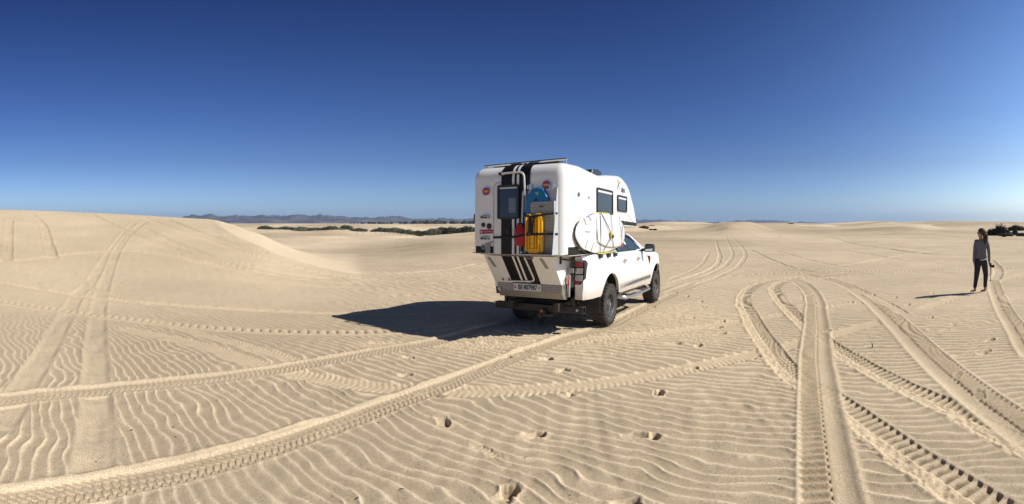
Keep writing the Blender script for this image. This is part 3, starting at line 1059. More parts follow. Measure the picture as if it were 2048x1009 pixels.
YEL = mat('yellow_plastic', (.90, .50, .012), .35, noise=(9, .9, (.85, .42, .008)))
BLUE = mat('blue_board', (.010, .16, .36), .35, coat=.3)
REDB = mat('red_fabric', (.42, .015, .02), .55, bump=(16, .5, .02))
STRAP = mat('strap_black', (.010, .010, .011), .7)
GREYM = mat('grey_plastic', (.28, .27, .26), .5)
SHADE = mat('blind_white', (.62, .60, .57), .6)


def dirty_white():
    """White paint with sand-coloured dust that gathers low on the body."""
    m = bpy.data.materials.new('dusty_white_paint')
    m.use_nodes = True
    t = m.node_tree
    b = t.nodes['Principled BSDF']
    b.inputs['Roughness'].default_value = .3
    b.inputs['Coat Weight'].default_value = .4
    tc = t.nodes.new('ShaderNodeTexCoord')
    sp = t.nodes.new('ShaderNodeSeparateXYZ')
    t.links.new(tc.outputs['Object'], sp.inputs[0])
    n = t.nodes.new('ShaderNodeTexNoise')
    n.inputs['Scale'].default_value = 9
    n.inputs['Detail'].default_value = 7
    t.links.new(tc.outputs['Object'], n.inputs['Vector'])
    ma = t.nodes.new('ShaderNodeMath')
    ma.operation = 'MULTIPLY_ADD'
    ma.inputs[1].default_value = .28
    t.links.new(n.outputs[0], ma.inputs[0])
    t.links.new(sp.outputs[2], ma.inputs[2])
    r = t.nodes.new('ShaderNodeMapRange')
    r.inputs['From Min'].default_value = .64
    r.inputs['From Max'].default_value = .97
    r.inputs['To Min'].default_value = .85
    r.inputs['To Max'].default_value = 0
    t.links.new(ma.outputs[0], r.inputs['Value'])
    mx = t.nodes.new('ShaderNodeMix')
    mx.data_type = 'RGBA'
    t.links.new(r.outputs[0], mx.inputs[0])
    mx.inputs[6].default_value = (.80, .80, .80, 1)
    mx.inputs[7].default_value = (.52, .41, .28, 1)
    t.links.new(mx.outputs[2], b.inputs['Base Color'])
    r2 = t.nodes.new('ShaderNodeMapRange')
    r2.inputs['From Min'].default_value = .6
    r2.inputs['From Max'].default_value = .9
    r2.inputs['To Min'].default_value = .8
    r2.inputs['To Max'].default_value = .3
    t.links.new(ma.outputs[0], r2.inputs['Value'])
    t.links.new(r2.outputs[0], b.inputs['Roughness'])
    return m


BODYW = dirty_white()


def checker_plate(name, base=(.42, .41, .40), scale=26, metal=.75):
    """Aluminium tread plate: raised lozenges in two directions."""
    m = bpy.data.materials.new(name)
    m.use_nodes = True
    t = m.node_tree
    b = t.nodes['Principled BSDF']
    b.inputs['Metallic'].default_value = metal
    b.inputs['Roughness'].default_value = .38
    tc = t.nodes.new('ShaderNodeTexCoord')
    sp = t.nodes.new('ShaderNodeSeparateXYZ')
    t.links.new(tc.outputs['Object'], sp.inputs[0])
    ad = t.nodes.new('ShaderNodeMath'); ad.operation = 'ADD'
    t.links.new(sp.outputs[0], ad.inputs[0]); t.links.new(sp.outputs[1], ad.inputs[1])

    def wave(sgn):
        q = t.nodes.new('ShaderNodeMath'); q.operation = 'MULTIPLY_ADD'
        t.links.new(sp.outputs[2], q.inputs[0]); q.inputs[1].default_value = sgn
        t.links.new(ad.outputs[0], q.inputs[2])
        s = t.nodes.new('ShaderNodeMath'); s.operation = 'MULTIPLY'; s.inputs[1].default_value = scale * 2 * PI * .7
        t.links.new(q.outputs[0], s.inputs[0])
        c = t.nodes.new('ShaderNodeMath'); c.operation = 'COSINE'
        t.links.new(s.outputs[0], c.inputs[0])
        return c
    a, c = wave(1.0), wave(-1.0)
    p = t.nodes.new('ShaderNodeMath'); p.operation = 'MULTIPLY'
    t.links.new(a.outputs[0], p.inputs[0]); t.links.new(c.outputs[0], p.inputs[1])
    r = t.nodes.new('ShaderNodeValToRGB')
    r.color_ramp.elements[0].position = .1
    r.color_ramp.elements[1].position = .5
    r.color_ramp.elements[0].color = (*[v * .80 for v in base], 1)
    r.color_ramp.elements[1].color = (*[min(1, v * 1.3) for v in base], 1)
    t.links.new(p.outputs[0], r.inputs[0])
    t.links.new(r.outputs[0], b.inputs['Base Color'])
    bp = t.nodes.new('ShaderNodeBump'); bp.inputs['Strength'].default_value = .7; bp.inputs['Distance'].default_value = .004
    t.links.new(p.outputs[0], bp.inputs['Height']); t.links.new(bp.outputs[0], b.inputs['Normal'])
    return m


PLATE = checker_plate('tread_plate_dusty', (.34, .31, .27), 22, .4)
PLATE2 = checker_plate('tread_plate', (.36, .36, .355), 34, .6)

# ================================================================== pickup truck
truck = thing('pickup_truck', 'white dusty double cab pickup truck carrying the camper on the sand', 'pickup truck')
WR, WY, WX = .365, 3.22, .785          # tyre radius, wheelbase, wheel centre from the middle


def halfw(y, z):
    """Body side: distance from the centre line."""
    q = .925 - .055 * max(0, (z - .95) / .35) ** 1.6 - .035 * max(0, (.80 - z) / .3) ** 1.5
    if y > 3.35:
        q -= .40 * ((y - 3.35) / .55) ** 2.4
    if y < -.75:
        q -= .085 * ((-.75 - y) / .33) ** 2
    # flares over the wheels
    for wy in (0, WY):
        d = math.hypot(y - wy, (z - .40))
        q += .008 * math.exp(-((d - .50) / .09) ** 2)
    return q


def arch(y):
    for wy in (0, WY):
        d = abs(y - wy)
        if d < .475:
            return .415 + .50 * math.sqrt(1 - (d / .475) ** 2) ** 1.0
    return 0


def lower(y):
    base = .52 if y < .6 else .47
    if y < -.4:
        base = .56
    if y > 3.5:
        base = .55
    return max(base, arch(y))


def upper(y):
    if y < .46:
        return 1.27
    if y < 2.35:
        return 1.255 - .03 * (y - .46) / 1.9
    return 1.225 - .06 * (y - 2.35) - .17 * max(0, (y - 3.0) / .9) ** 2.2


def side_panel(y0, y1, s=1, inset=0.0, z0=None, z1=None, nk=9):
    bm = new()
    ys = [y0]
    while ys[-1] < y1 - .001:
        ys.append(min(y1, ys[-1] + .045))
    # put columns right at arch feet
    rows = []
    for y in ys:
        lo, hi = (lower(y) if z0 is None else z0), (upper(y) if z1 is None else z1)
        col = []
        for k in range(nk + 1):
            z = lo + (hi - lo) * k / nk
            col.append(bm.verts.new((s * (halfw(y, z) - inset), y, z)))
        # return lip, so the sheet has thickness
        col.insert(0, bm.verts.new((s * (halfw(y, lo) - .05 - inset), y, lo + .004)))
        col.append(bm.verts.new((s * (halfw(y, hi) - .06), y, hi + .006)))
        rows.append(col)
    for a, b in zip(rows[:-1], rows[1:]):
        for k in range(len(a) - 1):
            f = (a[k], b[k], b[k + 1], a[k + 1])
            bm.faces.new(f if s > 0 else f[::-1])
    return bm


for s in (1, -1):
    part('bed_side', side_panel(-1.08 if s > 0 else -.90, .452, s), BODYW, smooth=True, autos=50)
    part('fender', side_panel(2.36, 3.88, s), BODYW, smooth=True, autos=50)
    d1 = part('door', side_panel(.458, 1.300, s), BODYW, smooth=True, autos=50)
    d2 = part('door', side_panel(1.306, 2.354, s), BODYW, smooth=True, autos=50)
    for d, hy in ((d1, .79), (d2, 1.69)):
        bm = new()
        cyl(bm, (s * (halfw(hy, 1.1) + .002), hy, 1.085), .055, .012, 'X', 18)
        box(bm, (s * (halfw(hy, 1.1) + .028), hy - .01, 1.10), (.022, .19, .034), bev=.010, seg=2)
        box(bm, (s * (halfw(hy, 1.1) + .012), hy + .07, 1.10), (.03, .02, .026), bev=.004)
        box(bm, (s * (halfw(hy, 1.1) + .012), hy - .08, 1.10), (.03, .02, .026), bev=.004)
        part('handle', bm, CHROME, d, smooth=True)

# arch liners, sills, floor and chassis
bm = new()
for s in (1, -1):
    for wy in (0, WY):
        pr = [(wy + .50 * math.cos(a), .415 + .53 * math.sin(a)) for a in np.linspace(-.1, PI + .1, 14)]
        vs = [[bm.verts.new((s * x, p[0], p[1])) for p in pr] for x in (.88, .50)]
        for k in range(len(pr) - 1):
            bm.faces.new((vs[0][k], vs[0][k + 1], vs[1][k + 1], vs[1][k]))
        f = bm.faces.new([bm.verts.new((s * .50, p[0], p[1])) for p in pr])
pieces('wheel_liner', bm, BLACKP)
bm = new()
box(bm, (0, 1.9, .50), (1.70, 3.6, .06))
box(bm, (0, -.35, .72), (1.20, 1.6, .05))
for s in (1, -1):
    box(bm, (s * .42, 1.1, .44), (.09, 4.6, .13), bev=.01)
    box(bm, (s * .84, 1.42, .50), (.10, 1.8, .09), bev=.02)
for y in (-.7, .6, 1.6, 2.6):
    box(bm, (0, y, .44), (.80, .08, .10))
pieces('frame_member', bm, DKSTEEL)
bm = new()
cyl(bm, (0, 0, WR), .045, 1.4, 'X', 14)
lathe(bm, [(.001, -.11), (.10, -.10), (.15, -.03), (.15, .05), (.09, .12), (.001, .13)], Matrix.Translation((.05, 0, WR)) @ Matrix.Rotation(PI / 2, 4, 'X'), 16)
for s in (1, -1):
    tube(bm, [(s * .52, -.62, .47), (s * .52, -.3, .38), (s * .52, 0, .35), (s * .52, .3, .38), (s * .52, .66, .50)], .03, 6)
    tube(bm, [(s * .45, .05, .36), (s * .40, .18, .80)], .035, 8)
tube(bm, [(.30, -.95, .42), (.34, -.5, .45), (.34, .3, .42), (.30, 1.5, .42)], .03, 8)
part('rear_axle', bm, DKSTEEL, smooth=True)
bm = new()
cyl(bm, (0, WY, WR), .04, 1.4, 'X', 12)
box(bm, (0, WY, .42), (.5, .35, .2), bev=.04)
part('front_axle', bm, DKSTEEL)

# wheels
def wheel(x, y, s, spare=None):
    bm = new()
    W2 = .135
    Mx = Matrix.Translation((x, y, WR)) @ Matrix.Rotation(s * PI / 2, 4, 'Y')
    R0 = WR - .012
    prof = [(.205, -W2 * .80), (.235, -W2 * .97), (.285, -W2 * 1.02), (.325, -W2 * .97), (R0 - .006, -W2 * .80), (R0, -W2 * .5), (R0 + .001, 0), (R0, W2 * .5),
            (R0 - .006, W2 * .80), (.325, W2 * .97), (.285, W2 * 1.02), (.235, W2 * .97), (.205, W2 * .80), (.200, 0)]
    lathe(bm, prof, Mx, 48)
    # tread blocks
    nb = 30
    for k in range(nb):
        for row, (zc, wz, lt, off) in enumerate(((-.108, .050, .050, 0), (-.045, .046, .044, .5), (.015, .046, .044, .0), (.060, .034, .044, .5), (.108, .050, .050, .25))):
            a = 2 * PI * (k + off) / nb
            rr = R0 + .006 - (.008 if abs(zc) > .1 else 0)
            Mb = Mx @ Matrix.Rotation(a, 4, 'Z') @ Matrix.Translation((rr, 0, zc)) @ Matrix.Rotation((.35 if row % 2 else -.35), 4, 'X')
            bmesh.ops.create_cube(bm, size=1, matrix=Mb @ Matrix.Diagonal((.016, lt, wz, 1)))
        a = 2 * PI * (k + .25) / nb
        for sg in (-1, 1):
            Mb = Mx @ Matrix.Rotation(a, 4, 'Z') @ Matrix.Translation((R0 - .027, 0, sg * .127)) @ Matrix.Rotation(sg * .35, 4, 'Y')
            bmesh.ops.create_cube(bm, size=1, matrix=Mb @ Matrix.Diagonal((.052, .040 if k % 2 else .030, .016, 1)))
    bmesh.ops.recalc_face_normals(bm, faces=bm.faces)
    wh = part('wheel', bm, RUBBER, smooth=True, autos=35)
    bm = new()
    o = W2
    lathe(bm, [(.150, o - .105), (.172, o - .070), (.176, o - .035), (.190, o - .015), (.212, o - .008), (.212, o - .02), (.200, o - .05)], Mx, 40)
    # disc with eight windows: hub ring, spokes between, outer ring
    n = 8
    hz = o - .075
    for k in range(n):
        for j in range(4):
            pass
    ins, mid1, mid2, out = .055, .085, .142, .172
    N_ = 64
    def ring(r, h):
        return [bm.verts.new(Mx @ Vector((r * math.cos(2 * PI * q / N_), r * math.sin(2 * PI * q / N_), h))) for q in range(N_)]
    r0, r1, r2, r3 = ring(ins, hz + .030), ring(mid1, hz + .018), ring(mid2, hz), ring(out, hz + .010)
    for q in range(N_):
        l = (q + 1) % N_
        bm.faces.new((r0[q], r0[l], r1[l], r1[q]))
        if (q % 8) not in (2, 3, 4, 5):
            bm.faces.new((r1[q], r1[l], r2[l], r2[q]))
        bm.faces.new((r2[q], r2[l], r3[l], r3[q]))
    bm.faces.new(r0)
    rim = part('rim', bm, RIMM, wh, smooth=True, autos=30)
    bm = new()
    cyl(bm, (x + s * (hz + .04), y, WR), .034, .045, 'X', 16, .030 if s > 0 else .034)
    for q in range(6):
        a = 2 * PI * q / 6
        cyl(bm, (x + s * (hz + .032), y + .062 * math.cos(a), WR + .062 * math.sin(a)), .010, .028, 'X', 6)
    part('hub_cap', bm, CHROME if False else ALU, rim)
    bm = new()
    cyl(bm, (x + s * (hz - .03), y, WR), .155, .02, 'X', 24)
    part('brake_disc', bm, DKSTEEL, wh)
    return wh


for s in (1, -1):
    wheel(s * WX, 0, s)
    wheel(s * WX, WY, s)

# cab: pillars and roof as one shell, panes set into it
def cab_x(z):
    return .845 - .215 * ((z - 1.24) / .42) ** 1.15 if z > 1.24 else .87


side = fillet([(.47, 1.245, 0), (.54, 1.60, .08), (.80, 1.655, .3), (1.55, 1.665, .3), (1.86, 1.60, .15), (2.62, 1.215, .0)], 5)
bm = new()
cols = []
for sgn_k in range(9):
    tx = -1 + 2 * sgn_k / 8
    cols.append([bm.verts.new((tx * cab_x(max(z, 1.24)) * (1 if abs(tx) < 1 else 1), y, z + .025 * (1 - tx * tx) * (1 if z > 1.5 else 0))) for y, z in side])
for a, b in zip(cols[:-1], cols[1:]):
    for k in range(len(side) - 1):
        bm.faces.new((a[k], b[k], b[k + 1], a[k + 1]))
for c in (cols[0], cols[-1]):
    bm.faces.new(c)
bmesh.ops.recalc_face_normals(bm, faces=bm.faces)
part('cab_roof', bm, BODYW, smooth=True, autos=30)


def cab_pane(pts, s, off, name, m, parent=None):
    bm = new()
    v1 = [bm.verts.new((s * (cab_x(z) + off), y, z)) for y, z in pts]
    v2 = [bm.verts.new((s * (cab_x(z) + off - .02), y, z)) for y, z in pts]
    bm.faces.new(v1 if s > 0 else v1[::-1])
    for k in range(len(pts)):
        l = (k + 1) % len(pts)
        bm.faces.new((v1[k], v2[k], v2[l], v1[l]))
    bmesh.ops.recalc_face_normals(bm, faces=bm.faces)
    return part(name, bm, m, parent)


for s in (1, -1):
    fr_ = cab_pane(fillet([(.58, 1.262, .02), (.63, 1.57, .05), (.82, 1.625, .1), (1.50, 1.632, .1), (1.80, 1.575, .1), (2.36, 1.262, .02)], 4), s, .004, 'window_surround', BLACKP)
    cab_pane(fillet([(.62, 1.285, .02), (.66, 1.54, .04), (.82, 1.585, .06), (1.13, 1.590, .02), (1.195, 1.285, .02)], 3), s, .008, 'window', GLASSC, fr_)
    cab_pane(fillet([(1.345, 1.285, .02), (1.275, 1.590, .02), (1.48, 1.590, .06), (1.74, 1.54, .08), (2.16, 1.285, .02)], 3), s, .008, 'window', GLASSC, fr_)
    # rain deflector over the front window
    bm = new()
    for a, b in (((1.25, 1.60), (1.50, 1.60)), ((1.50, 1.60), (1.78, 1.545)), ((1.78, 1.545), (2.12, 1.335))):
        q = [bm.verts.new((s * (cab_x(z) + o), y, z)) for (y, z), o in ((a, .012), (b, .012))] + [bm.verts.new((s * (cab_x(z - .035) + .03), y, z - .035)) for (y, z) in (b, a)]
        bm.faces.new(q)
    part('rain_deflector', bm, BLACKP)
    # mirror
    bm = new()
    tube(bm, [(s * .86, 2.16, 1.26), (s * .99, 2.13, 1.27)], .032, 8)
    prism(bm, fillet([(s * .955, 1.215, .03), (s * 1.165 if s > 0 else -1.08, 1.225, .04), (s * 1.165 if s > 0 else -1.08, 1.385, .05), (s * .965, 1.400, .05)], 4), 1, 2.02, 2.15, bev=.02, seg=2)
    mi_ = part('mirror', bm, BLACKP, smooth=True)
    bm = new()
    prism(bm, fillet([(s * .980, 1.240, .02), (s * (1.145 if s > 0 else 1.06), 1.248, .03), (s * (1.145 if s > 0 else 1.06), 1.365, .03), (s * .985, 1.375, .03)], 3), 1, 2.012, 2.022)
    part('mirror_glass', bm, mat('mirror_silver', (.5, .52, .54), .04, 1.0), mi_)
    # side vent behind the front wheel arch
    bm = new()
    prism(bm, [(2.46, 1.12), (2.60, 1.12), (2.565, .945), (2.545, .945)], 0, s * .905, s * .938)
    sv = part('side_vent', bm, BLACKP)
    bm = new()
    box(bm, (s * .940, 2.575, 1.055), (.012, .05, .07), bev=.004)
    part('indicator', bm, AMBER, sv)
put_text('door_badge', 'TDCi', .055, (.936, 2.33, 1.125), 'right', GREYM, sx=1.1)

# windscreen, hood, front
bm = new()
q = [(-.60, 1.85, 1.60), (.60, 1.85, 1.60), (.74, 2.55, 1.262), (-.74, 2.55, 1.262)]
v = [bm.verts.new((a, b + .004, c + .012)) for a, b, c in q] + [bm.verts.new((a, b - .01, c - .006)) for a, b, c in q]
for f in ((0, 1, 2, 3), (7, 6, 5, 4), (0, 4, 5, 1), (1, 5, 6, 2), (2, 6, 7, 3), (3, 7, 4, 0)):
    bm.faces.new([v[i] for i in f])
part('windscreen', bm, GLASSC)
bm = new()
rows = []
for i in range(13):
    y = 2.45 + 1.42 * i / 12
    rows.append([bm.verts.new((t * (halfw(y, upper(y)) - .058), y, upper(y) + .006 + .045 * (1 - t * t) - .02 * (abs(t) ** 6))) for t in np.linspace(-1, 1, 15)])
for a, b in zip(rows[:-1], rows[1:]):
    for k in range(14):
        bm.faces.new((a[k], b[k], b[k + 1], a[k + 1]))
bmesh.ops.recalc_face_normals(bm, faces=bm.faces)
part('hood', bm, BODYW, smooth=True)
bm = new()
box(bm, (0, 3.86, .80), (1.28, .12, .56), bev=.04)
part('front_bumper', bm, BODYW)
bm = new()
for k in range(4):
    box(bm, (0, 3.935, .78 + k * .07), (.85, .03, .025), bev=.006)
pieces('grille_bar', bm, BLACKP)
for s in (1, -1):
    bm = new()
    box(bm, (s * .60, 3.80, .98), (.26, .14, .15), bev=.03)
    part('headlight', bm, CLEARL)

# inside of the bed, tailgate opening and rear corners
bm = new()
for s in (1, -1):
    box(bm, (s * .765, -1.068 if s > 0 else -.885, .905), (.135, .03, .68), bev=.008)
    box(bm, (s * .70, -.30, .93), (.03, 1.15, .62))
box(bm, (0, .40, .95), (1.40, .03, .60))
pieces('bed_liner', bm, BODYW)
bm = new()
for s in (1, -1):
    box(bm, (s * .80, -.32, 1.272), (.16, 1.50, .016), bev=.006)
pieces('bed_rail', bm, BLACKP)
for s in (1, -1):
    bm = new()
    prism(bm, fillet([(s * .690, .805, .02), (s * .795, .80, .03), (s * .865, .90, .04), (s * .872, 1.13, .03), (s * .850, 1.19, .02), (s * .690, 1.19, .02)], 3), 1, -1.100 + (.18 if s < 0 else 0), -.93 + (.18 if s < 0 else 0), bev=.010, seg=2)
    tl = part('tail_light', bm, mat('lamp_bezel', (.02, .02, .022), .25), smooth=True)
    for (z0, z1, m_) in ((1.085, 1.165, REDL), (.975, 1.065, CLEARL), (.860, .955, CLEARL), (.812, .846, REDL)):
        bm = new()
        prism(bm, fillet([(s * .716, z0, .008), (s * (.835 if z0 > .85 else .785), z0, .012), (s * (.846 if z0 > .85 else .80), z1, .012), (s * .716, z1, .008)], 2), 1, -1.112 + (.18 if s < 0 else 0), -1.09 + (.18 if s < 0 else 0), bev=.004)
        part('lens', bm, m_, tl)
# heavy square hitch beam with open ends
bm = new()
outer = [(-1.035, .335), (-.925, .335), (-.925, .445), (-1.035, .445)]
inner = [(-1.023, .347), (-.937, .347), (-.937, .433), (-1.023, .433)]
ring_prism(bm, outer, inner, 0, -.815, .815)
hb = part('hitch_beam', bm, DKSTEEL)
bm = new()
for s in (1, -1):
    cyl(bm, (s * .70, -1.04, .39), .022, .02, 'Y', 14)
    box(bm, (s * .45, -.80, .44), (.08, .5, .12), bev=.008)
    box(bm, (s * .62, -.99, .50), (.05, .06, .16), bev=.006)
pieces('bracket', bm, DKSTEEL)
bm = new()
box(bm, (.14, -1.06, .33), (.10, .12, .09), bev=.01)
box(bm, (.17, -1.08, .295), (.26, .10, .05), bev=.012)
prism(bm, [(.08, .445), (.42, .445), (.36, .30), (.16, .30)], 1, -1.05, -1.035)
cyl(bm, (.12, -1.16, .30), .012, .10, 'Z', 10)
part('tow_hitch', bm, DKSTEEL)
bm = new()
box(bm, (.13, -1.135, .36), (.055, .04, .05), bev=.01)
part('tow_socket', bm, mat('rust_orange', (.42, .13, .05), .6))
bm = new()
cyl(bm, (.72, -1.052, .39), .020, .006, 'Y', 16)
part('beam_cap', bm, ALU)
for s in (1, -1):
    bm = new()
    pts = bent([(s * .80, .50, .46), (s * .99, .56, .415), (s * 1.00, 1.4, .405), (s * .99, 2.32, .415), (s * .82, 2.46, .46)], .10)
    tube(bm, pts, .038, 10)
    ss = part('side_step', bm, STEEL, smooth=True)
    bm = new()
    for y in (.98, 1.92):
        box(bm, (s * 1.0, y, .446), (.055, .42, .012), bev=.004)
    pieces('step_pad', bm, BLACKP, ss)
    bm = new()
    for y in (.9, 1.9):
        box(bm, (s * .90, y, .44), (.20, .06, .03), bev=.005)
    pieces('step_bracket', bm, mat('rusty', (.20, .09, .045), .8), ss)
    bm = new()
    box(bm, (s * .78, -.50, .42), (.24, .012, .26), bev=.004)
    part('mud_flap', bm, BLACKP)
    # decal along the sills: bars that grow into a solid stripe, with two hairlines
    bm = new()
    y = .50
    wbar = .012
    while y < 1.5:
        z = .622 + .012 * (y - .5)
        x = halfw(y, z) + .0025
        v = [bm.verts.new((s * x, y, z - .030)), bm.verts.new((s * x, y + wbar, z - .030)), bm.verts.new((s * (x + .001), y + wbar, z + .030)), bm.verts.new((s * (x + .001), y, z + .030))]
        bm.faces.new(v if s > 0 else v[::-1])
        y += .055
        wbar = min(.052, wbar + .0024)
    ys = np.linspace(1.5, 2.70, 12)
    for z0, z1, ya in ((-.030, .030, 1.5), (.042, .048, .5), (-.048, -.042, .5)):
        ys = np.linspace(ya, 2.68, 14)
        pv = None
        for y in ys:
            z = .622 + .012 * (y - .5)
            c = [bm.verts.new((s * (halfw(y, z + k) + .0028), y, z + k)) for k in (z0, z1)]
            if pv:
                f = (pv[0], c[0], c[1], pv[1])
                bm.faces.new(f if s > 0 else f[::-1])
            pv = c
    part('side_decal', bm, mat('decal_grey', (.10, .105, .11), .5))

# ================================================================== truck camper
camper = thing('truck_camper', 'white fibreglass truck camper with black centre stripe mounted on the pickup bed', 'camper', (0, -.6, .60))
HW = .825
YR = -1.75
PROF = fillet([(YR, 1.285, .02), (YR, 2.665, .24), (-1.05, 2.690, 1.0), (-.15, 2.630, 1.2), (.30, 2.690, .8), (.98, 2.755, .7), (1.42, 2.62, .8), (1.80, 2.20, 1.2),
               (2.06, 1.745, .03), (.50, 1.745, .03), (.50, 1.285, .03)], 9)


def inset_outline(pts, e):
    n = len(pts)
    out = []
    for i in range(n):
        p0, p1, p2 = Vector(pts[i - 1]), Vector(pts[i]), Vector(pts[(i + 1) % n])
        t1, t2 = (p1 - p0), (p2 - p1)
        if t1.length < 1e-7:
            t1 = t2
        if t2.length < 1e-7:
            t2 = t1
        t1.normalize(); t2.normalize()
        n1, n2 = Vector((t1.y, -t1.x)), Vector((t2.y, -t2.x))
        m = (n1 + n2)
        m.normalize()
        k = max(.45, m.dot(n1))
        down = (m * INS).y            # inward normal: points up along the undersides
        mi_ = m * INS
        out.append(p1 + Vector((mi_.x * e / k, mi_.y * (e * .12 if down > .05 else e) / k)))
    return out


# orientation: the outline runs rear-bottom, rear-top, front: find which side is inside
_ar = sum(PROF[i][0] * PROF[(i + 1) % len(PROF)][1] - PROF[(i + 1) % len(PROF)][0] * PROF[i][1] for i in range(len(PROF)))
INS = 1.0 if _ar < 0 else -1.0
bm = new()
RE = .145
sl = []
for k in range(9):
    th = (PI / 2) * k / 8
    sl.append((-HW + RE * (1 - math.sin(th)), RE * (1 - math.cos(th))))
sl = [(x, e) for x, e in reversed([(-HW + RE * (1 - math.cos(PI / 2 * k / 8)), RE * (1 - math.sin(PI / 2 * k / 8))) for k in range(9)])][::-1]
sl = sl + [(x, 0) for x in np.linspace(-HW + RE, HW - RE, 9)[1:-1]] + [(-x, e) for x, e in sl[::-1]]
rings = [[bm.verts.new((x, p[0], p[1])) for p in (inset_outline(PROF, e) if e > 1e-6 else PROF)] for x, e in sl]
for a, b in zip(rings[:-1], rings[1:]):
    for k in range(len(PROF)):
        l = (k + 1) % len(PROF)
        bm.faces.new((a[k], a[l], b[l], b[k]))
bm.faces.new(rings[0])
bm.faces.new(rings[-1][::-1])
bmesh.ops.recalc_face_normals(bm, faces=bm.faces)
bmesh.ops.triangulate(bm, faces=[f for f in bm.faces if len(f.verts) > 4])
shell = part('shell', bm, CAMPW, smooth=True, autos=60)

# flange (under edge of the shell) and the lower tub between the bed sides
bm = new()
prism(bm, [(-.70, -1.66), (-.58, -1.735), (.74, -1.742), (.862, -1.66), (.865, .42), (-.78, .42), (-.78, -1.56)], 2, 1.272, 1.282, bev=.002)
part('flange', bm, mat('flange_wood', (.46, .40, .33), .6))
bm = new()
prism(bm, [(-1.715, 1.262), (-1.375, .815), (-1.375, .74), (-1.1, .70), (-.2, .70), (-.2, 1.262)], 0, -.60, .60)
tub = part('tub', bm, CAMPW)


def slope(z, off=0.0):
    """y on the sloping rear of the tub at height z, pushed out by off."""
    t = (z - .815) / (1.262 - .815)
    return -1.375 + (-1.715 + 1.375) * t - off


bm = new()
x0, x1 = -.605, .605
# tread plate skirt, folded twice
P = [(-1.379, .815), (-1.379, .69), (-1.30, .585), (-1.20, .575), (-1.20, .60), (-1.285, .61), (-1.36, .70), (-1.36, .815)]
prism(bm, P, 0, -.545, .605)
prism(bm, [(-1.379, .815), (-1.379, .69), (-1.30, .585), (-1.20, .575), (-1.16, .815)], 0, .605, .612)
prism(bm, [(-1.379, .815), (-1.379, .69), (-1.30, .585), (-1.20, .575), (-1.16, .815)], 0, -.552, -.545)
part('tread_plate_skirt', bm, PLATE)
bm = new()
cyl(bm, (-.50, -1.392, .705), .028, .02, 'Y', 16)
cyl(bm, (-.50, -1.405, .705), .014, .02, 'Y', 10)
part('skirt_lock', bm, ALU)
# recess grips and small latches on the slope
for x_ in (-.50, .435):
    bm = new()
    pts = rrect(.062, .165, .016, x_, 1.155, 3)
    v1 = [bm.verts.new((a + (1.155 - b) * .32, slope(b, .004), b)) for a, b in pts]
    v2 = [bm.verts.new((a + (1.155 - b) * .32, slope(b, -.01), b)) for a, b in pts]
    bm.faces.new(v1)
    for k in range(len(pts)):
        l = (k + 1) % len(pts)
        bm.faces.new((v1[k], v2[k], v2[l], v1[l]))
    bmesh.ops.recalc_face_normals(bm, faces=bm.faces)
    part('grip_recess', bm, GREYM)
bm = new()
for x_ in (-.30, -.42, .14):
    box(bm, (x_, slope(.87, .012), .87), (.022, .03, .045), bev=.004)
box(bm, (.03, slope(.835, .010), .835), (.05, .02, .02), bev=.003)
box(bm, (.23, slope(1.235, .02), 1.235), (.11, .03, .030), bev=.006)
pieces('latch', bm, mat('bronze_grey', (.16, .12, .09), .5))


# stripes that run up the sloping tub, the rear wall and over the roof
TOPPROF = [p for p in PROF if p[1] > 1.30 and not (p[0] > 1.99)]
_rear = [(YR, 1.30)] + [p for p in PROF if p[1] > 2.2 and p[0] < 1.35]


def strip(name, xa, xb, off, m, z0=1.288, z1=None, parent=None, ymax=1.3, low=False):
    bm = new()
    path = [(YR, z0)]
    if z1 is None:
        path += [p for p in PROF if p[1] > 2.2 and p[0] < ymax]
    else:
        path += [(YR, z1)]
    pr = []
    for i, p in enumerate(path):
        a, b = path[max(0, i - 1)], path[min(len(path) - 1, i + 1)]
        t = Vector((b[0] - a[0], b[1] - a[1])).normalized()
        nn_ = Vector((-t.y, t.x))
        pr.append((p[0] + nn_.x * off, p[1] + nn_.y * off))
    v = [(bm.verts.new((xa, q[0], q[1])), bm.verts.new((xb, q[0], q[1]))) for q in pr]
    for a, b in zip(v[:-1], v[1:]):
        bm.faces.new((a[0], b[0], b[1], a[1]))
    bmesh.ops.recalc_face_normals(bm, faces=bm.faces)
    return part(name, bm, m, parent, smooth=True)


def slope_strip(name, xa, xb, off, m, z0=.84, z1=1.258, parent=None):
    bm = new()
    v = [bm.verts.new((x, slope(z, off), z)) for x, z in ((xa, z0), (xb, z0), (xb, z1), (xa, z1))]
    bm.faces.new(v)
    return part(name, bm, m, parent)


bm = new()
prism(bm, fillet([(-.385, 1.29, .01), (.20, 1.29, .01), (.20, 2.40, .10), (-.385, 2.40, .10)], 6), 1, YR - .007, YR + .01, bev=.004)
door = part('door', bm, CAMPW, smooth=True)
bm = new()
ring_prism(bm, fillet([(-.397, 1.288, .01), (.212, 1.288, .01), (.212, 2.412, .11), (-.397, 2.412, .11)], 6), fillet([(-.388, 1.290, .01), (.203, 1.290, .01), (.203, 2.403, .10), (-.388, 2.403, .10)], 6), 1, YR - .003, YR + .004)
part('door_seam', bm, GREYM, door)
strip('black_stripe', -.25, .262, .0105, BLACKV)
strip('white_stripe', -.052, -.010, .0125, CAMPW)
strip('white_stripe', .030, .072, .0125, CAMPW)
slope_strip('black_stripe', -.27, .25, .0045, BLACKV, .818)
slope_strip('white_stripe', -.085, -.050, .0065, CAMPW)
slope_strip('white_stripe', .000, .035, .0065, CAMPW)
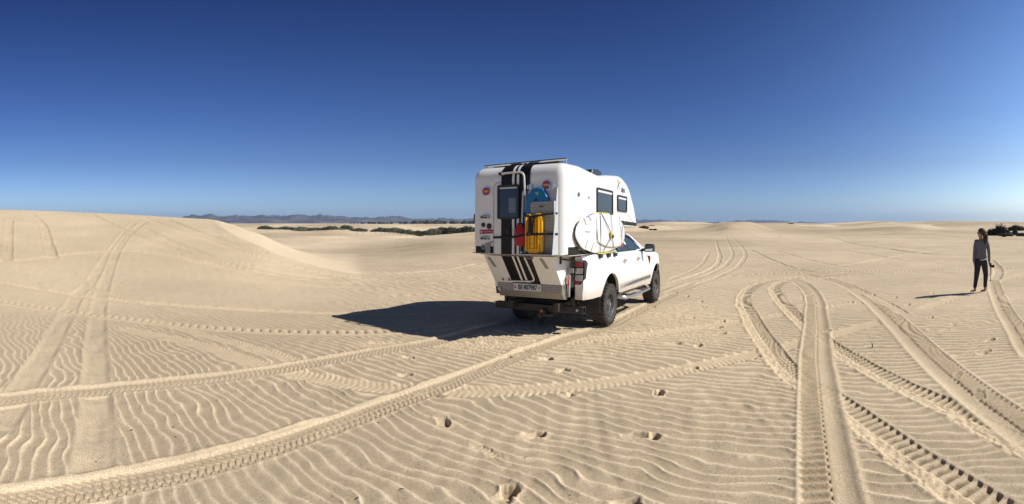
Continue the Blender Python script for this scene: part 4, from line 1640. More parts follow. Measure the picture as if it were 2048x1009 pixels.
# door outline mouldings round the foot of the door
bm = new()
pts = bent([(-.40, slope(1.255, .006), 1.255), (-.40, slope(.90, .006), .90), (-.33, slope(.845, .006), .845), (-.27, slope(.845, .006), .845)], .06)
tube(bm, pts, .006, 6)
part('door_moulding', bm, CAMPW, tub, smooth=True)
bm = new()
pts = bent([(.145, slope(1.25, .02), 1.25), (.175, slope(.86, .02), .86), (-.27, slope(.845, .02), .845)], .09)
tube(bm, pts, .015, 8)
part('lower_grab_rail', bm, mat('cream_tube', (.70, .67, .60), .35), smooth=True)
bm = new()
pts = bent([(-.205, YR - .02, 2.525), (-.205, YR - .075, 2.53), (.19, YR - .075, 2.535), (.20, YR - .060, 2.20), (.20, YR - .05, 1.32)], .09)
tube(bm, pts, .016, 10)
gr_ = part('grab_rail', bm, mat('grey_white_tube', (.55, .55, .55), .35), smooth=True)
bm = new()
for x_ in (-.235, .085):
    cyl(bm, (x_, YR - .045, 2.53), .026, .07, 'Y', 12)
pieces('rail_mount', bm, BLACKP, gr_)

# door window
def window(px_, pz, wx, wz, face, depth=.028, parent=None, blind=.045, fr=.028):
    """Framed acrylic window on the rear (face 'rear') or the right side (face 'right')."""
    ax = 1 if face == 'rear' else 0
    base = YR - .009 if face == 'rear' else HW - .003
    sg = -1 if face == 'rear' else 1
    bm = new()
    o_ = rrect(wx, wz, .035, px_, pz, 4)
    i_ = rrect(wx - 2 * fr, wz - 2 * fr, .025, px_, pz, 4)
    ring_prism(bm, o_, i_, ax, base, base + sg * depth)
    wf = part('window', bm, BLACKP, parent)
    bm = new()
    prism(bm, i_, ax, base + sg * .004, base + sg * (depth - .012))
    part('pane', bm, GLASSD, wf)
    bm = new()
    zt = pz + wz / 2 - fr
    prism(bm, [(px_ - wx / 2 + fr + .01, zt - .012 - blind), (px_ + wx / 2 - fr - .01, zt - .012 - blind), (px_ + wx / 2 - fr - .01, zt - .012), (px_ - wx / 2 + fr + .01, zt - .012)], ax,
          base + sg * (depth - .012), base + sg * (depth - .0085))
    part('blind', bm, SHADE, wf)
    return wf


dw = window(-.115, 2.095, .385, .53, 'rear', parent=door, blind=.022)
bm = new()
prism(bm, [(-.105, 1.925), (.020, 1.925), (.020, 2.15), (-.105, 2.15)], 1, YR - .0265, YR - .0255)
part('pane_reflection', bm, mat('reflection_tone', (.13, .16, .20), .2), dw)  # lighter rectangle on the pane, a painted reflection
bm = new()
cyl(bm, (-.10, YR - .028, 1.645), .045, .03, 'Y', 18)
box(bm, (-.10, YR - .050, 1.645), (.03, .02, .07), bev=.006)
part('door_handle', bm, BLACKP, door)
window(-.075, 2.175, .80, .44, 'right', blind=.035)
window(.885, 2.195, .57, .31, 'right', blind=.035)

# reflex lamps
for x_, z_ in ((-.525, 2.275), (.545, 2.325)):
    bm = new()
    cyl(bm, (x_, YR - .012, z_), .076, .024, 'Y', 28)
    rl = part('rear_reflector', bm, CHROME, smooth=True)
    bm = new()
    cyl(bm, (x_, YR - .026, z_), .066, .012, 'Y', 28)
    part('lens', bm, REDL, rl)
    bm = new()
    box(bm, (x_, YR - .033, z_), (.090, .006, .030), bev=.002)
    part('lens_bar', bm, mat('lens_amber', (.55, .38, .04), .3), rl)

# left column of fittings on the rear wall
for z_ in (1.865, 1.530):
    bm = new()
    box(bm, (-.545, YR - .022, z_), (.145, .045, .052), bev=.008)
    pl = part('hinge_light', bm, ALU)
    bm = new()
    box(bm, (-.590, YR - .046, z_), (.045, .012, .026), bev=.003)
    box(bm, (-.525, YR - .046, z_ - .004), (.060, .010, .020), bev=.003)
    pieces('clasp', bm, DKSTEEL, pl)
for x_, z_, r_ in ((-.590, 1.745, .036), (-.478, 1.722, .046)):
    bm = new()
    lathe(bm, [(.001, .022), (r_ * .7, .020), (r_, .008), (r_, -.004)], Matrix.Translation((x_, YR - .002, z_)) @ Matrix.Rotation(PI / 2, 4, 'X'), 22)
    part('socket_cover', bm, BLACKP, smooth=True)
bm = new()
prism(bm, [(-.655, 1.600), (-.405, 1.610), (-.405, 1.672), (-.655, 1.668)], 1, YR - .0055, YR - .001)
st = part('red_sticker', bm, mat('sticker_red', (.36, .035, .05), .45))
bm = new()
box(bm, (-.625, YR - .007, 1.636), (.012, .003, .036))
box(bm, (-.625, YR - .0072, 1.636), (.036, .003, .012))
part('cross', bm, mat('sticker_white', (.75, .73, .72), .5), st)
bm = new()
rs_ = random.Random(5)
x_ = -.590
while x_ < -.425:
    w_ = rs_.choice((.004, .006, .008))
    h_ = rs_.choice((.009, .013, .013))
    box(bm, (x_ + w_ / 2, YR - .0072, 1.637 + .02 * (x_ + .59) - (.013 - h_) / 2), (w_, .002, h_))
    x_ += w_ + rs_.choice((.003, .003, .008))
part('lettering', bm, mat('sticker_pale', (.55, .40, .42), .5), st)
bm = new()
cyl(bm, (-.590, YR - .004, 1.395), .040, .006, 'Y', 22)
bd = part('round_badge', bm, GREYM)
bm = new()
box(bm, (-.590, YR - .009, 1.403), (.05, .004, .010), rot=('Y', -.25))
box(bm, (-.585, YR - .009, 1.383), (.05, .004, .010), rot=('Y', -.25))
part('badge_mark', bm, BLACKV, bd)
bm = new()
box(bm, (-.490, YR - .020, 1.375), (.085, .034, .165), bev=.01)
part('grey_cover', bm, GREYM)
put_text('small_logo', 'XP', .04, (-.435, YR - .003, 1.475), 'rear', BLACKV, sx=1.2)
# dark band round the foot of the shell
bm = new()
prism(bm, [(-.73, 1.296), (-.400, 1.296), (-.400, 1.405), (-.73, 1.405)], 1, YR - .0035, YR + .01)
part('lower_band', bm, BLACKV)
bm = new()
prism(bm, [(.262, 1.296), (.70, 1.296), (.70, 1.405), (.262, 1.405)], 1, YR - .0035, YR + .01)
part('lower_band', bm, BLACKV)
bm = new()
prism(bm, [(-1.62, 1.296), (-.50, 1.296), (-.60, 1.330), (-1.22, 1.345), (-1.30, 1.405), (-1.62, 1.405)], 0, HW - .02, HW + .0035)
part('lower_band', bm, BLACKV)
bm = new()
prism(bm, fillet([(-1.27, 1.36, .02), (-.70, 1.36, .02), (-.70, 1.52, .03), (-1.32, 1.52, .05)], 3), 0, HW - .01, HW + .006)
part('side_recess', bm, mat('beige_plastic', (.45, .39, .31), .6))
for s in (1, -1):
    bm = new()
    prism(bm, [(.62, 1.870), (1.855, 1.845), (1.895, 1.775), (.78, 1.785)], 0, s * (HW - .02), s * (HW + .0035))
    part('front_band', bm, BLACKV)
# side locker details
bm = new()
cyl(bm, (HW + .004, -1.235, 2.215), .033, .02, 'X', 18)
part('filler_cap', bm, mat('cap_grey', (.10, .10, .10), .4))
bm = new()
box(bm, (HW + .004, -.81, 2.195), (.012, .045, .045), bev=.004)
part('key_lock', bm, GREYM)
bm = new()
ring_prism(bm, rrect(.44, .36, .02, -1.13, 2.17), rrect(.432, .352, .018, -1.13, 2.17), 0, HW - .002, HW + .0015)
part('locker_seam', bm, mat('seam_grey', (.5, .5, .5), .6))
# maker's name on the overcab: X with a yellow sweep, then alps
lg = put_text('brand_lettering', 'alps', .165, (HW + .004, .965, 2.470), 'right', mat('logo_grey', (.06, .06, .065), .5), sx=.95, bold=.001)
bm = new()
def ribbon(bm, pts, wd, x_):
    n = len(pts)
    vv = []
    for i, (y, z) in enumerate(pts):
        a, b = pts[max(0, i - 1)], pts[min(n - 1, i + 1)]
        t = Vector((b[0] - a[0], b[1] - a[1])).normalized()
        w_ = wd * (math.sin(PI * (i + .3) / (n - .4)) * .8 + .2)
        vv.append((bm.verts.new((x_, y - t.y * w_, z + t.x * w_)), bm.verts.new((x_, y + t.y * w_, z - t.x * w_))))
    for a, b in zip(vv[:-1], vv[1:]):
        bm.faces.new((a[1], b[1], b[0], a[0]))
ribbon(bm, [(.62, 2.655), (.66, 2.60), (.69, 2.57)], .012, HW + .004)
ribbon(bm, [(.61, 2.43), (.64, 2.50), (.71, 2.565), (.81, 2.615)], .013, HW + .0045)
ribbon(bm, [(.70, 2.54), (.735, 2.49), (.755, 2.455)], .010, HW + .004)
part('brand_mark', bm, mat('logo_grey', (.06, .06, .065), .5), lg)
bm = new()
ribbon(bm, [(.67, 2.607), (.75, 2.628), (.90, 2.632)], .007, HW + .0035)
ribbon(bm, [(.70, 2.585), (.79, 2.618), (.86, 2.627)], .004, HW + .0037)
part('brand_sweep', bm, mat('logo_yellow', (.80, .62, .03), .5), lg)
put_text('small_mark', 'XP', .05, (HW + .004, 1.90, 1.905), 'right', mat('logo_grey', (.06, .06, .065), .5))

# roof: rear rail, solar panel edge, vent
bm = new()
tube(bm, [(-.74, -1.50, 2.715), (.755, -1.50, 2.735)], .018, 8)
rr_ = part('roof_rail', bm, STEEL, smooth=True)
bm = new()
for x_ in (-.72, -.68, .70, .735):
    cyl(bm, (x_, -1.49, 2.685), .009, .09, 'Z', 8)
pieces('rail_post', bm, STEEL, rr_)
bm = new()
tube(bm, bent([(.755, -1.50, 2.735), (.76, -1.0, 2.75), (.76, -.4, 2.74)], .05), .010, 6)
tube(bm, bent([(-.74, -1.50, 2.715), (-.74, -1.0, 2.74), (-.74, -.4, 2.73)], .05), .010, 6)
bm.free()
bm = new()
box(bm, (0, -1.00, 2.715), (1.10, .75, .030), bev=.006)
part('solar_panel', bm, mat('solar_dark', (.015, .018, .03), .2))
bm = new()
for x_ in (-.52, .52):
    box(bm, (x_, -1.40, 2.71), (.16, .10, .035), bev=.01)
pieces('panel_foot', bm, BLACKP)
bm = new()
prism(bm, [(-.26, 2.60), (.30, 2.66), (.26, 2.755), (.12, 2.775), (-.16, 2.745)], 0, .20, .64, bev=.012)
part('roof_vent', bm, mat('smoked_vent', (.02, .022, .028), .2))
# small side lamp that sticks out on the left rear edge
bm = new()
box(bm, (-.862, -1.56, 1.86), (.075, .06, .135), bev=.01)
part('side_marker', bm, BLACKP)
# struts from the tub to the bed and the stored tail plate
bm = new()
tube(bm, [(.61, -1.42, 1.22), (.84, -1.10, 1.17)], .014, 8)
box(bm, (.612, -1.43, 1.20), (.03, .03, .12), bev=.004)
part('tie_down', bm, DKSTEEL)
bm = new()
box(bm, (.66, -1.18, 1.03), (.12, .02, .075), bev=.004)
part('tail_bracket', bm, GREYM)
bm = new()
prism(bm, fillet([(-1.24, .62, .01), (-1.20, .62, .01), (-1.16, .96, .03), (-1.24, .98, .03)], 3), 0, .645, .665)
part('side_plate', bm, GREYM)
bm = new()
tube(bm, bent([(.67, -1.27, .80), (.68, -1.29, .88), (.66, -1.25, .95), (.66, -1.20, .90)], .03), .012, 6)
part('red_ribbon', bm, REDB, smooth=True)
bm = new()
for y_ in (-.55, -.15, .2):
    prism(bm, [(.88, 1.20), (.93, 1.20), (.94, 1.262), (.87, 1.262)], 1, y_, y_ + .12, bev=.006)
pieces('board_hook', bm, BLACKP)

# number plate
bm = new()
prism(bm, rrect(.505, .115, .008, .01, .752), 1, -1.388, -1.380, bev=.002)
npl = part('number_plate', bm, mat('plate_white', (.62, .62, .63), .4))
bm = new()
ring_prism(bm, rrect(.513, .123, .009, .01, .752), rrect(.499, .109, .008, .01, .752), 1, -1.3895, -1.3795)
part('plate_frame', bm, GREYM, npl)
put_text('plate_lettering', 'BE\u00b7807987', .104, (.012, -1.3895, .751), 'rear', BLACKV, npl, bold=.0022, sx=.76)
for x_, c_ in ((-.210, (.45, .02, .03)), (.222, (.55, .36, .10))):
    bm = new()
    prism(bm, fillet([(x_, .722, .01), (x_ + .018, .740, .008), (x_ + .018, .776, .003), (x_ - .018, .776, .003), (x_ - .018, .740, .008)], 3), 1, -1.3905, -1.3885)
    sh = part('shield', bm, mat('shield_%d' % int(c_[1] * 100), c_, .5), npl)
    if x_ < 0:
        bm = new()
        box(bm, (x_, -1.392, .757), (.018, .002, .006))
        box(bm, (x_, -1.3922, .757), (.006, .002, .018))
        part('cross', bm, mat('sticker_white', (.75, .73, .72), .5), sh)

# cargo frame bolted to the right half of the rear wall
bm = new()
prism(bm, [(.150, 2.245), (.180, 2.245), (.150, 1.30), (.115, 1.30)], 1, YR - .055, YR - .012)
prism(bm, [(.150, 2.245), (.725, 2.285), (.725, 1.30), (.150, 1.30)], 1, YR - .022, YR - .014)
box(bm, (.43, YR - .12, 1.300), (.62, .23, .012))
cf = part('cargo_frame', bm, ALU)
bm = new()
prism(bm, [(YR - .012, 2.275), (YR - .050, 2.275), (YR - .215, 1.296), (YR - .012, 1.296)], 0, .725, .733)
part('frame_side', bm, mat('bare_aluminium', (.62, .61, .59), .5, .45, noise=(30, .9, (.5, .49, .47))), cf)
for x_ in (.285, .655):
    bm = new()
    box(bm, (x_, YR - .030, 2.305), (.045, .04, .095), bev=.006)
    box(bm, (x_ - .045, YR - .030, 2.300), (.03, .03, .06), bev=.006)
    pieces('clamp', bm, STEEL, cf)

# ================================================================== things strapped to the camper
# bodyboard
thing('bodyboard', 'blue bodyboard standing in the rack behind the aluminium sheet', 'bodyboard', (.40, -1.80, 1.31))
bm = new()
out = fillet([(.205, 1.31, .03), (.600, 1.31, .03), (.625, 1.80, .3), (.585, 2.14, .10), (.52, 2.262, .06), (.42, 2.290, .08), (.335, 2.275, .06), (.24, 2.16, .10), (.185, 1.80, .3)], 5)
prism(bm, out, 1, -1.832, -1.782, bev=.016, seg=3)
bb = part('board', bm, BLUE, smooth=True, autos=50)
bm = new()
cyl(bm, (.40, -1.835, 2.105), .021, .012, 'Y', 16)
part('leash_plug', bm, BLACKP)
bm = new()
prism(bm, [(.385, 2.215), (.44, 2.225), (.438, 2.175), (.418, 2.172), (.418, 2.198), (.388, 2.192)], 1, -1.8345, -1.832)
part('mark', bm, mat('lime', (.25, .45, .03), .5))

thing('aluminium_sheet', 'folded tread plate aluminium panel leaning in front of the blue bodyboard', 'metal panel', (.52, -1.86, 1.31))
bm = new()
prism(bm, fillet([(.325, 1.31, .008), (.715, 1.31, .008), (.715, 2.085, .012), (.325, 2.065, .012)], 2), 1, -1.868, -1.838, bev=.003)
part('panel', bm, PLATE2)
bm = new()
prism(bm, [(.7165, 1.315), (.724, 1.315), (.724, 2.075), (.7165, 2.08)], 1, -1.875, -1.835)
part('edge_strip', bm, mat('bright_edge', (.75, .75, .74), .3, .3))
bm = new()
box(bm, (.51, -1.870, 2.005), (.07, .004, .018), bev=.001)
part('maker_tag', bm, DKSTEEL)

# recovery boards: two nested trays
tb = thing('traction_board', 'yellow plastic traction board strapped upright in front of the aluminium panel', 'traction board', (.40, -1.93, 1.31))
bm = new()
out = fillet([(.285, 1.36, .04), (.33, 1.318, .03), (.47, 1.318, .03), (.515, 1.36, .04), (.515, 1.90, .012), (.44, 1.905, .012), (.425, 1.845, .012), (.365, 1.845, .012), (.35, 1.895, .012), (.285, 1.89, .012)], 3)
prism(bm, out, 1, -1.925, -1.885, bev=.006)
part('tray', bm, YEL, smooth=True)
bm = new()
for x_, w_ in ((.296, .020), (.342, .012), (.400, .050), (.458, .012), (.504, .020)):
    box(bm, (x_, -1.940, 1.60), (w_, .032, .50 if abs(x_ - .4) > .09 else .44), bev=.004)
for k in range(9):
    box(bm, (.40, -1.934, 1.38 + k * .055), (.21, .014, .010), bev=.002)
pieces('rib', bm, YEL)
bm = new()
for k in range(5):
    cyl(bm, (.40, -1.957, 1.39 + k * .075), .007, .004, 'Y', 8)
pieces('bolt_hole', bm, DKSTEEL)
tb2 = thing('traction_board', 'second yellow traction board nested behind the first, its right edge in the sun', 'traction board', (.44, -1.88, 1.31))
bm = new()
out = fillet([(.31, 1.35, .04), (.35, 1.312, .03), (.51, 1.312, .03), (.560, 1.35, .04), (.555, 1.80, .02), (.520, 1.91, .02), (.31, 1.88, .012)], 3)
prism(bm, out, 1, -1.884, -1.872, bev=.003)
prism(bm, [(.518, 1.33), (.558, 1.35), (.553, 1.78), (.520, 1.90)], 1, -1.932, -1.884, bev=.004)
part('tray', bm, YEL, smooth=True)

# red dry bag with a shovel handle beside it
thing('dry_bag', 'red roll-top bag hanging left of the yellow traction boards', 'bag', (.16, -1.87, 1.42))
bm = new()
rows = []
for k in range(13):
    t = k / 12
    z = 1.425 + .315 * t
    wx = .100 * (1 - .55 * max(0, (t - .62) / .38) ** 1.4) * (1 - .18 * max(0, (.14 - t) / .14))
    wy = .055 * (1 - .5 * max(0, (t - .6) / .4))
    rows.append([bm.verts.new((.165 + .012 * math.sin(5 * t) + wx * math.copysign(abs(math.cos(a)) ** .75, math.cos(a)), -1.875 + wy * math.sin(a) * (1 + .1 * math.cos(7 * a + 4 * t)), z)) for a in np.linspace(0, 2 * PI, 25)[:-1]])
for a, b in zip(rows[:-1], rows[1:]):
    for k in range(24):
        bm.faces.new((a[k], a[(k + 1) % 24], b[(k + 1) % 24], b[k]))
bm.faces.new(rows[0][::-1]); bm.faces.new(rows[-1])
part('bag', bm, REDB, smooth=True)
bm = new()
tube(bm, bent([(.13, -1.885, 1.715), (.115, -1.885, 1.75), (.19, -1.885, 1.76), (.21, -1.885, 1.715)], .02), .012, 6)
part('carry_loop', bm, BLACKP, smooth=True)
thing('shovel_handle', 'thin dark pole leaning beside the blue bodyboard above the red bag', 'pole', (.15, -1.84, 1.35))
bm = new()
tube(bm, [(.15, -1.83, 1.34), (.185, -1.822, 1.80), (.20, -1.815, 2.18)], .014, 8)
part('pole', bm, BLACKP, smooth=True)


def strap(label, pts, ww=.016):
    thing('strap', label, 'strap', pts[0], group=None)
    bm = new()
    tube(bm, pts, 0, 6, flat=(.004, ww))
    part('webbing', bm, STRAP)


def strap_path(pts, sag=.0):
    return bent([Vector(p) for p in pts], .04, 3)


strap('upper black strap across the yellow boards and the aluminium panel', strap_path([(.165, -1.80, 1.905), (.20, -1.842, 1.895), (.275, -1.94, 1.872), (.40, -1.968, 1.845), (.54, -1.945, 1.872), (.66, -1.892, 1.895), (.735, -1.862, 1.90), (.742, -1.80, 1.90)]))
strap('lower black strap across the red bag and the yellow boards', strap_path([(-.39, YR - .016, 1.545), (.02, YR - .05, 1.555), (.09, -1.93, 1.555), (.25, -1.945, 1.585), (.40, -1.968, 1.595), (.545, -1.95, 1.60), (.68, -1.90, 1.60), (.738, -1.88, 1.60), (.744, -1.80, 1.60)], .02), .020)
thing('strap', 'black strap loops hanging down the middle of the yellow traction board', 'strap', (.40, -1.97, 1.6))
bm = new()
tube(bm, [(.37, -1.968, 1.86), (.372, -1.978, 1.74), (.366, -1.970, 1.60)], 0, 6, flat=(.022, .004))
tube(bm, [(.45, -1.966, 1.875), (.425, -1.978, 1.74), (.408, -1.970, 1.60)], 0, 6, flat=(.016, .004))
tube(bm, [(.39, -1.966, 1.85), (.392, -1.985, 1.72), (.386, -1.975, 1.60)], 0, 6, flat=(.014, .004))
part('webbing', bm, STRAP)
bm = new()
box(bm, (.36, -1.985, 1.605), (.05, .02, .035), bev=.006)
part('buckle', bm, BLACKP)

# two surfboards lashed flat against the right side
BX = HW + .050


def sboard(name, label, outl, x_, th, base, m):
    thing(name, label, 'surfboard', base)
    bm = new()
    n = len(outl)
    cy = sum(p[0] for p in outl) / n
    cz = sum(p[1] for p in outl) / n
    levels = [(-th / 2, .965), (-th * .38, .988), (0, 1.0), (th * .38, .988), (th / 2, .965), (th * .60, .6), (th * .62, .0)]
    rr2 = []
    for dx, k in levels:
        if k == 0:
            rr2.append([bm.verts.new((x_ + dx, cy, cz))])
        else:
            rr2.append([bm.verts.new((x_ + dx, cy + (p[0] - cy) * k, cz + (p[1] - cz) * k)) for p in outl])
    bm.faces.new(rr2[0])
    for a, b in zip(rr2[:-1], rr2[1:]):
        for i in range(n):
            j = (i + 1) % n
            if len(b) == 1:
                bm.faces.new((a[i], a[j], b[0]))
            else:
                bm.faces.new((a[i], a[j], b[j], b[i]))
    bmesh.ops.recalc_face_normals(bm, faces=bm.faces)
    return part('deck', bm, m, smooth=True, autos=50)


BOARDW = mat('board_white', (.80, .80, .79), .22, coat=.6)
TAN = mat('faded_pad', (.42, .38, .32), .7)
ol1 = fillet([(-1.54, 1.60, .16), (-1.26, 1.84, .50), (-.70, 1.965, .8), (-.05, 1.960, .8), (.60, 1.90, .3), (.80, 1.62, .3), (.60, 1.37, .3), (-.05, 1.290, .8), (-.70, 1.285, .8), (-1.24, 1.38, .45)], 6)
sboard('surfboard', 'white surfboard with grey fin boxes lashed behind, its tail towards the rear', ol1, BX, .026, (BX, -.3, 1.28), BOARDW)
for y_, z_, a_ in ((-1.13, 1.80, -.8), (-.93, 1.855, -.5), (-1.07, 1.445, .9), (-.82, 1.395, .9)):
    bm = new()
    c_, s_ = math.cos(a_), math.sin(a_)
    pts = [(y_ + c_ * u - s_ * v, z_ + s_ * u + c_ * v) for u, v in ((-.07, -.016), (.075, -.012), (.085, .018), (.01, .012), (-.07, .020))]
    prism(bm, pts, 0, BX + .014, BX + .022, bev=.002)
    part('fin_plug', bm, TAN)
bm = new()
box(bm, (BX + .016, -1.02, 1.635), (.008, .21, .012), bev=.003)
part('centre_slot', bm, DKSTEEL)
bm = new()
tube(bm, [(p[1] * 0 + BX + .012, p[0], p[1]) for p in [(-.72, 1.945), (-.5, 1.958), (-.2, 1.965), (.02, 1.962)]], .008, 6)
part('rail_tape', bm, mat('yellow_tape', (.80, .72, .06), .5))
bm = new()
tube(bm, [(BX + .010, p[0], p[1]) for p in [(-1.08, 1.862), (-.92, 1.905), (-.76, 1.938)]], .009, 6)
part('purple_tape', bm, mat('purple_tape', (.22, .06, .50), .5))
bm = new()
tube(bm, bent([(BX - .02, p[0], p[1]) for p in [(-1.28, 1.80), (-1.42, 1.72), (-1.445, 1.56), (-1.33, 1.40), (-1.0, 1.30)]], .08), .009, 6)
part('leash', bm, BLACKP, smooth=True)
ol2 = fillet([(-.62, 1.46, .05), (-.66, 1.70, .1), (-.62, 1.93, .10), (-.10, 1.955, .6), (.50, 1.90, .35), (.80, 1.74, .20), (.83, 1.52, .16), (.66, 1.40, .20), (.25, 1.365, .4), (-.22, 1.385, .3)], 6)
sboard('surfboard', 'white surfboard lashed in front, rounded nose towards the cab, lower rail painted in a shade tone', ol2, BX + .026, .020, (BX + .07, .1, 1.37), BOARDW)
bm = new()
rail = [(-.63, 1.70), (-.63, 1.56), (-.60, 1.47), (-.45, 1.425), (-.20, 1.382), (.10, 1.366), (.40, 1.368), (.60, 1.385)]
tube(bm, [(BX + .026, y, z + .010) for y, z in rail], .016, 8)
part('shaded_rail', bm, mat('rail_shade', (.46, .42, .36), .6), smooth=True)  # darker tube paints the shade along the board's lower rail
bm = new()
tube(bm, [(BX + .03, p[0], p[1]) for p in [(-.60, 1.282), (-.3, 1.276), (0, 1.282), (.25, 1.298)]], .008, 6)
part('rail_tape', bm, mat('yellow_tape', (.80, .72, .06), .5))
LASH = mat('lash_grey', (.13, .13, .145), .6)


def lash(label, pts, ww=.009):
    thing('lashing', label, 'lashing', pts[0])
    bm = new()
    tube(bm, pts, 0, 6, flat=(.0035, ww))
    part('cord', bm, LASH)


xf = BX + .046
lash('grey lashing cord straight down the rear part of the boards', [(BX + .03, -.52, 1.955), (xf, -.53, 1.90), (xf, -.50, 1.65), (xf - .01, -.49, 1.45), (BX + .042, -.51, 1.35), (BX + .03, -.52, 1.283)], .014)
lash('slanting grey cord from the boards\' upper edge down to the yellow ratchet', [(BX + .03, -.48, 1.958), (xf + .002, -.40, 1.90), (xf + .012, -.16, 1.72), (xf + .016, -.04, 1.60), (xf + .008, .10, 1.44), (BX + .05, .14, 1.33), (BX + .03, .15, 1.288)], .012)
lash('short dark cord just under the middle of the upper board edge', [(BX + .03, .02, 1.962), (xf, .01, 1.92), (xf + .006, .03, 1.80), (xf + .01, .05, 1.70), (xf + .016, .00, 1.60)], .009)
lash('grey cord rising from the lower edge to the yellow ratchet', [(BX + .03, -.36, 1.280), (BX + .045, -.34, 1.34), (xf + .006, -.20, 1.43), (xf + .014, -.06, 1.53)], .011)
lash('thin cord crossing the front end of the boards downwards', [(BX + .06, .42, 1.925), (xf + .004, .48, 1.80), (xf + .006, .60, 1.58), (BX + .07, .66, 1.42), (BX + .03, .60, 1.34)], .006)
lash('thin cord crossing the front end of the boards upwards', [(BX + .03, .42, 1.32), (BX + .08, .50, 1.38), (xf + .006, .56, 1.56), (xf + .004, .66, 1.76), (BX + .07, .70, 1.84)], .007)
thing('ratchet', 'yellow ratchet buckle in the middle of the lashed surfboards', 'ratchet', (xf, -.04, 1.58))
bm = new()
box(bm, (xf + .022, -.045, 1.595), (.028, .085, .105), rot=('X', .3), bev=.010)
part('frame', bm, mat('ratchet_yellow', (.55, .40, .05), .45))
bm = new()
box(bm, (xf + .038, -.015, 1.560), (.020, .075, .060), rot=('X', .3), bev=.008)
cyl(bm, (xf + .030, .02, 1.555), .022, .03, 'X', 12)
part('lever', bm, DKSTEEL)
thing('strap', 'red strap end at the front corner of the boards above the door', 'strap', (xf, .60, 1.40))
bm = new()
box(bm, (xf + .006, .62, 1.40), (.012, .10, .045), rot=('X', .5), bev=.004)
part('webbing', bm, REDB)

# ================================================================== person
def skin_mesh(chains, sub=2):
    """Grow one continuous surface round joined chains: nodes {name: (pos, r or (rx, ry))}, edges."""
    nodes, edges, root = chains
    me = bpy.data.meshes.new('skin')
    names = list(nodes)
    me.from_pydata([nodes[n][0] for n in names], [(names.index(a), names.index(b)) for a, b in edges], [])
    o = bpy.data.objects.new('skin', me)
    COL.objects.link(o)
    mod = o.modifiers.new('s', 'SKIN')
    mod.use_smooth_shade = True
    if not me.skin_vertices:
        bpy.context.view_layer.objects.active = o
    sk = me.skin_vertices[0].data
    for i, n in enumerate(names):
        r = nodes[n][1]
        sk[i].radius = r if isinstance(r, tuple) else (r, r)
        sk[i].use_root = (n == root)
    m2 = o.modifiers.new('u', 'SUBSURF')
    m2.levels = sub
    m2.render_levels = sub
    dg = bpy.context.evaluated_depsgraph_get()
    out = bpy.data.meshes.new_from_object(o.evaluated_get(dg))
    bpy.data.objects.remove(o)
    return out


SKIN = mat('skin', (.36, .20, .135), .5)
SWEAT = mat('grey_knit', (.15, .155, .18), .9, noise=(60, .7, (.13, .135, .155)), bump=(120, .3, .002))
JEANS = mat('dark_jeans', (.012, .016, .030), .85, noise=(40, .7, (.020, .026, .044)), bump=(90, .3, .002))
HAIR = mat('brown_hair', (.022, .013, .008), .75, noise=(55, .6, (.085, .045, .022)), bump=(80, .5, .003))
SHIRT = mat('white_shirt', (.70, .70, .70), .8)

pa = (1962 - CXP) / F
pr_ = 13.05
px_, py_ = pr_ * math.sin(pa), pr_ * math.cos(pa)
pz_ = ground_z(px_, py_) - .004
# local frame: x to the picture's right, y away from the camera
PF = Matrix.Translation((px_, py_, pz_)) @ Matrix.Rotation(-pa, 4, 'Z')
CUR['mat'] = PF
thing('person', 'barefoot person with dark ponytail, grey long-sleeved top and dark trousers holding a camera, looking left', 'person', (0, 0, 0), frame=PF)
aL, kL, hL = Vector((-.165, .00, .075)), Vector((-.115, -.015, .435)), Vector((-.070, .0, .82))
aR, kR, hR = Vector((.105, .10, .075)), Vector((.125, .05, .46)), Vector((.075, .02, .82))
shL, shR = Vector((-.150, 0, 1.335)), Vector((.175, .02, 1.325))
elL, elR = Vector((-.168, .0, 1.055)), Vector((.205, .03, 1.05))
wrL, wrR = Vector((-.185, -.03, .815)), Vector((.215, -.01, .80))
neck, head = Vector((.000, .01, 1.405)), Vector((-.005, .0, 1.545))
nodes = {
    'pelvis': (Vector((0, .01, .86)), (.132, .088)), 'waist': (Vector((.0, .01, 1.03)), (.120, .085)), 'chest': (Vector((.012, .01, 1.22)), (.145, .095)),
    'nb': (Vector((.012, .01, 1.345)), (.075, .060)), 'neck': (neck, .048), 'jaw': (Vector((-.020, .0, 1.475)), (.060, .065)), 'head': (head, (.086, .092)), 'crown': (Vector((.0, .0, 1.600)), (.064, .074)),
    'hL': (hL, .088), 'kL': (kL, .056), 'cL': (kL.lerp(aL, .3), .054), 'aL': (aL, .036), 'heL': (Vector((-.145, .0, .035)), .034), 'bL': (Vector((-.225, -.02, .030)), (.030, .024)), 'tL': (Vector((-.290, -.03, .018)), (.026, .014)),
    'hR': (hR, .088), 'kR': (kR, .056), 'cR': (kR.lerp(aR, .3), .054), 'aR': (aR, .036), 'heR': (Vector((.120, .10, .035)), .034), 'bR': (Vector((.045, .09, .030)), (.030, .024)), 'tR': (Vector((-.015, .08, .018)), (.026, .014)),
    'sL': (shL, .040), 'eL': (elL, .036), 'wL': (wrL, .024), 'pL': (wrL + Vector((.005, -.01, -.055)), (.020, .034)),
    'sR': (shR, .040), 'eR': (elR, .036), 'wR': (wrR, .024), 'pR': (wrR + Vector((.005, -.01, -.055)), (.020, .034)),
}
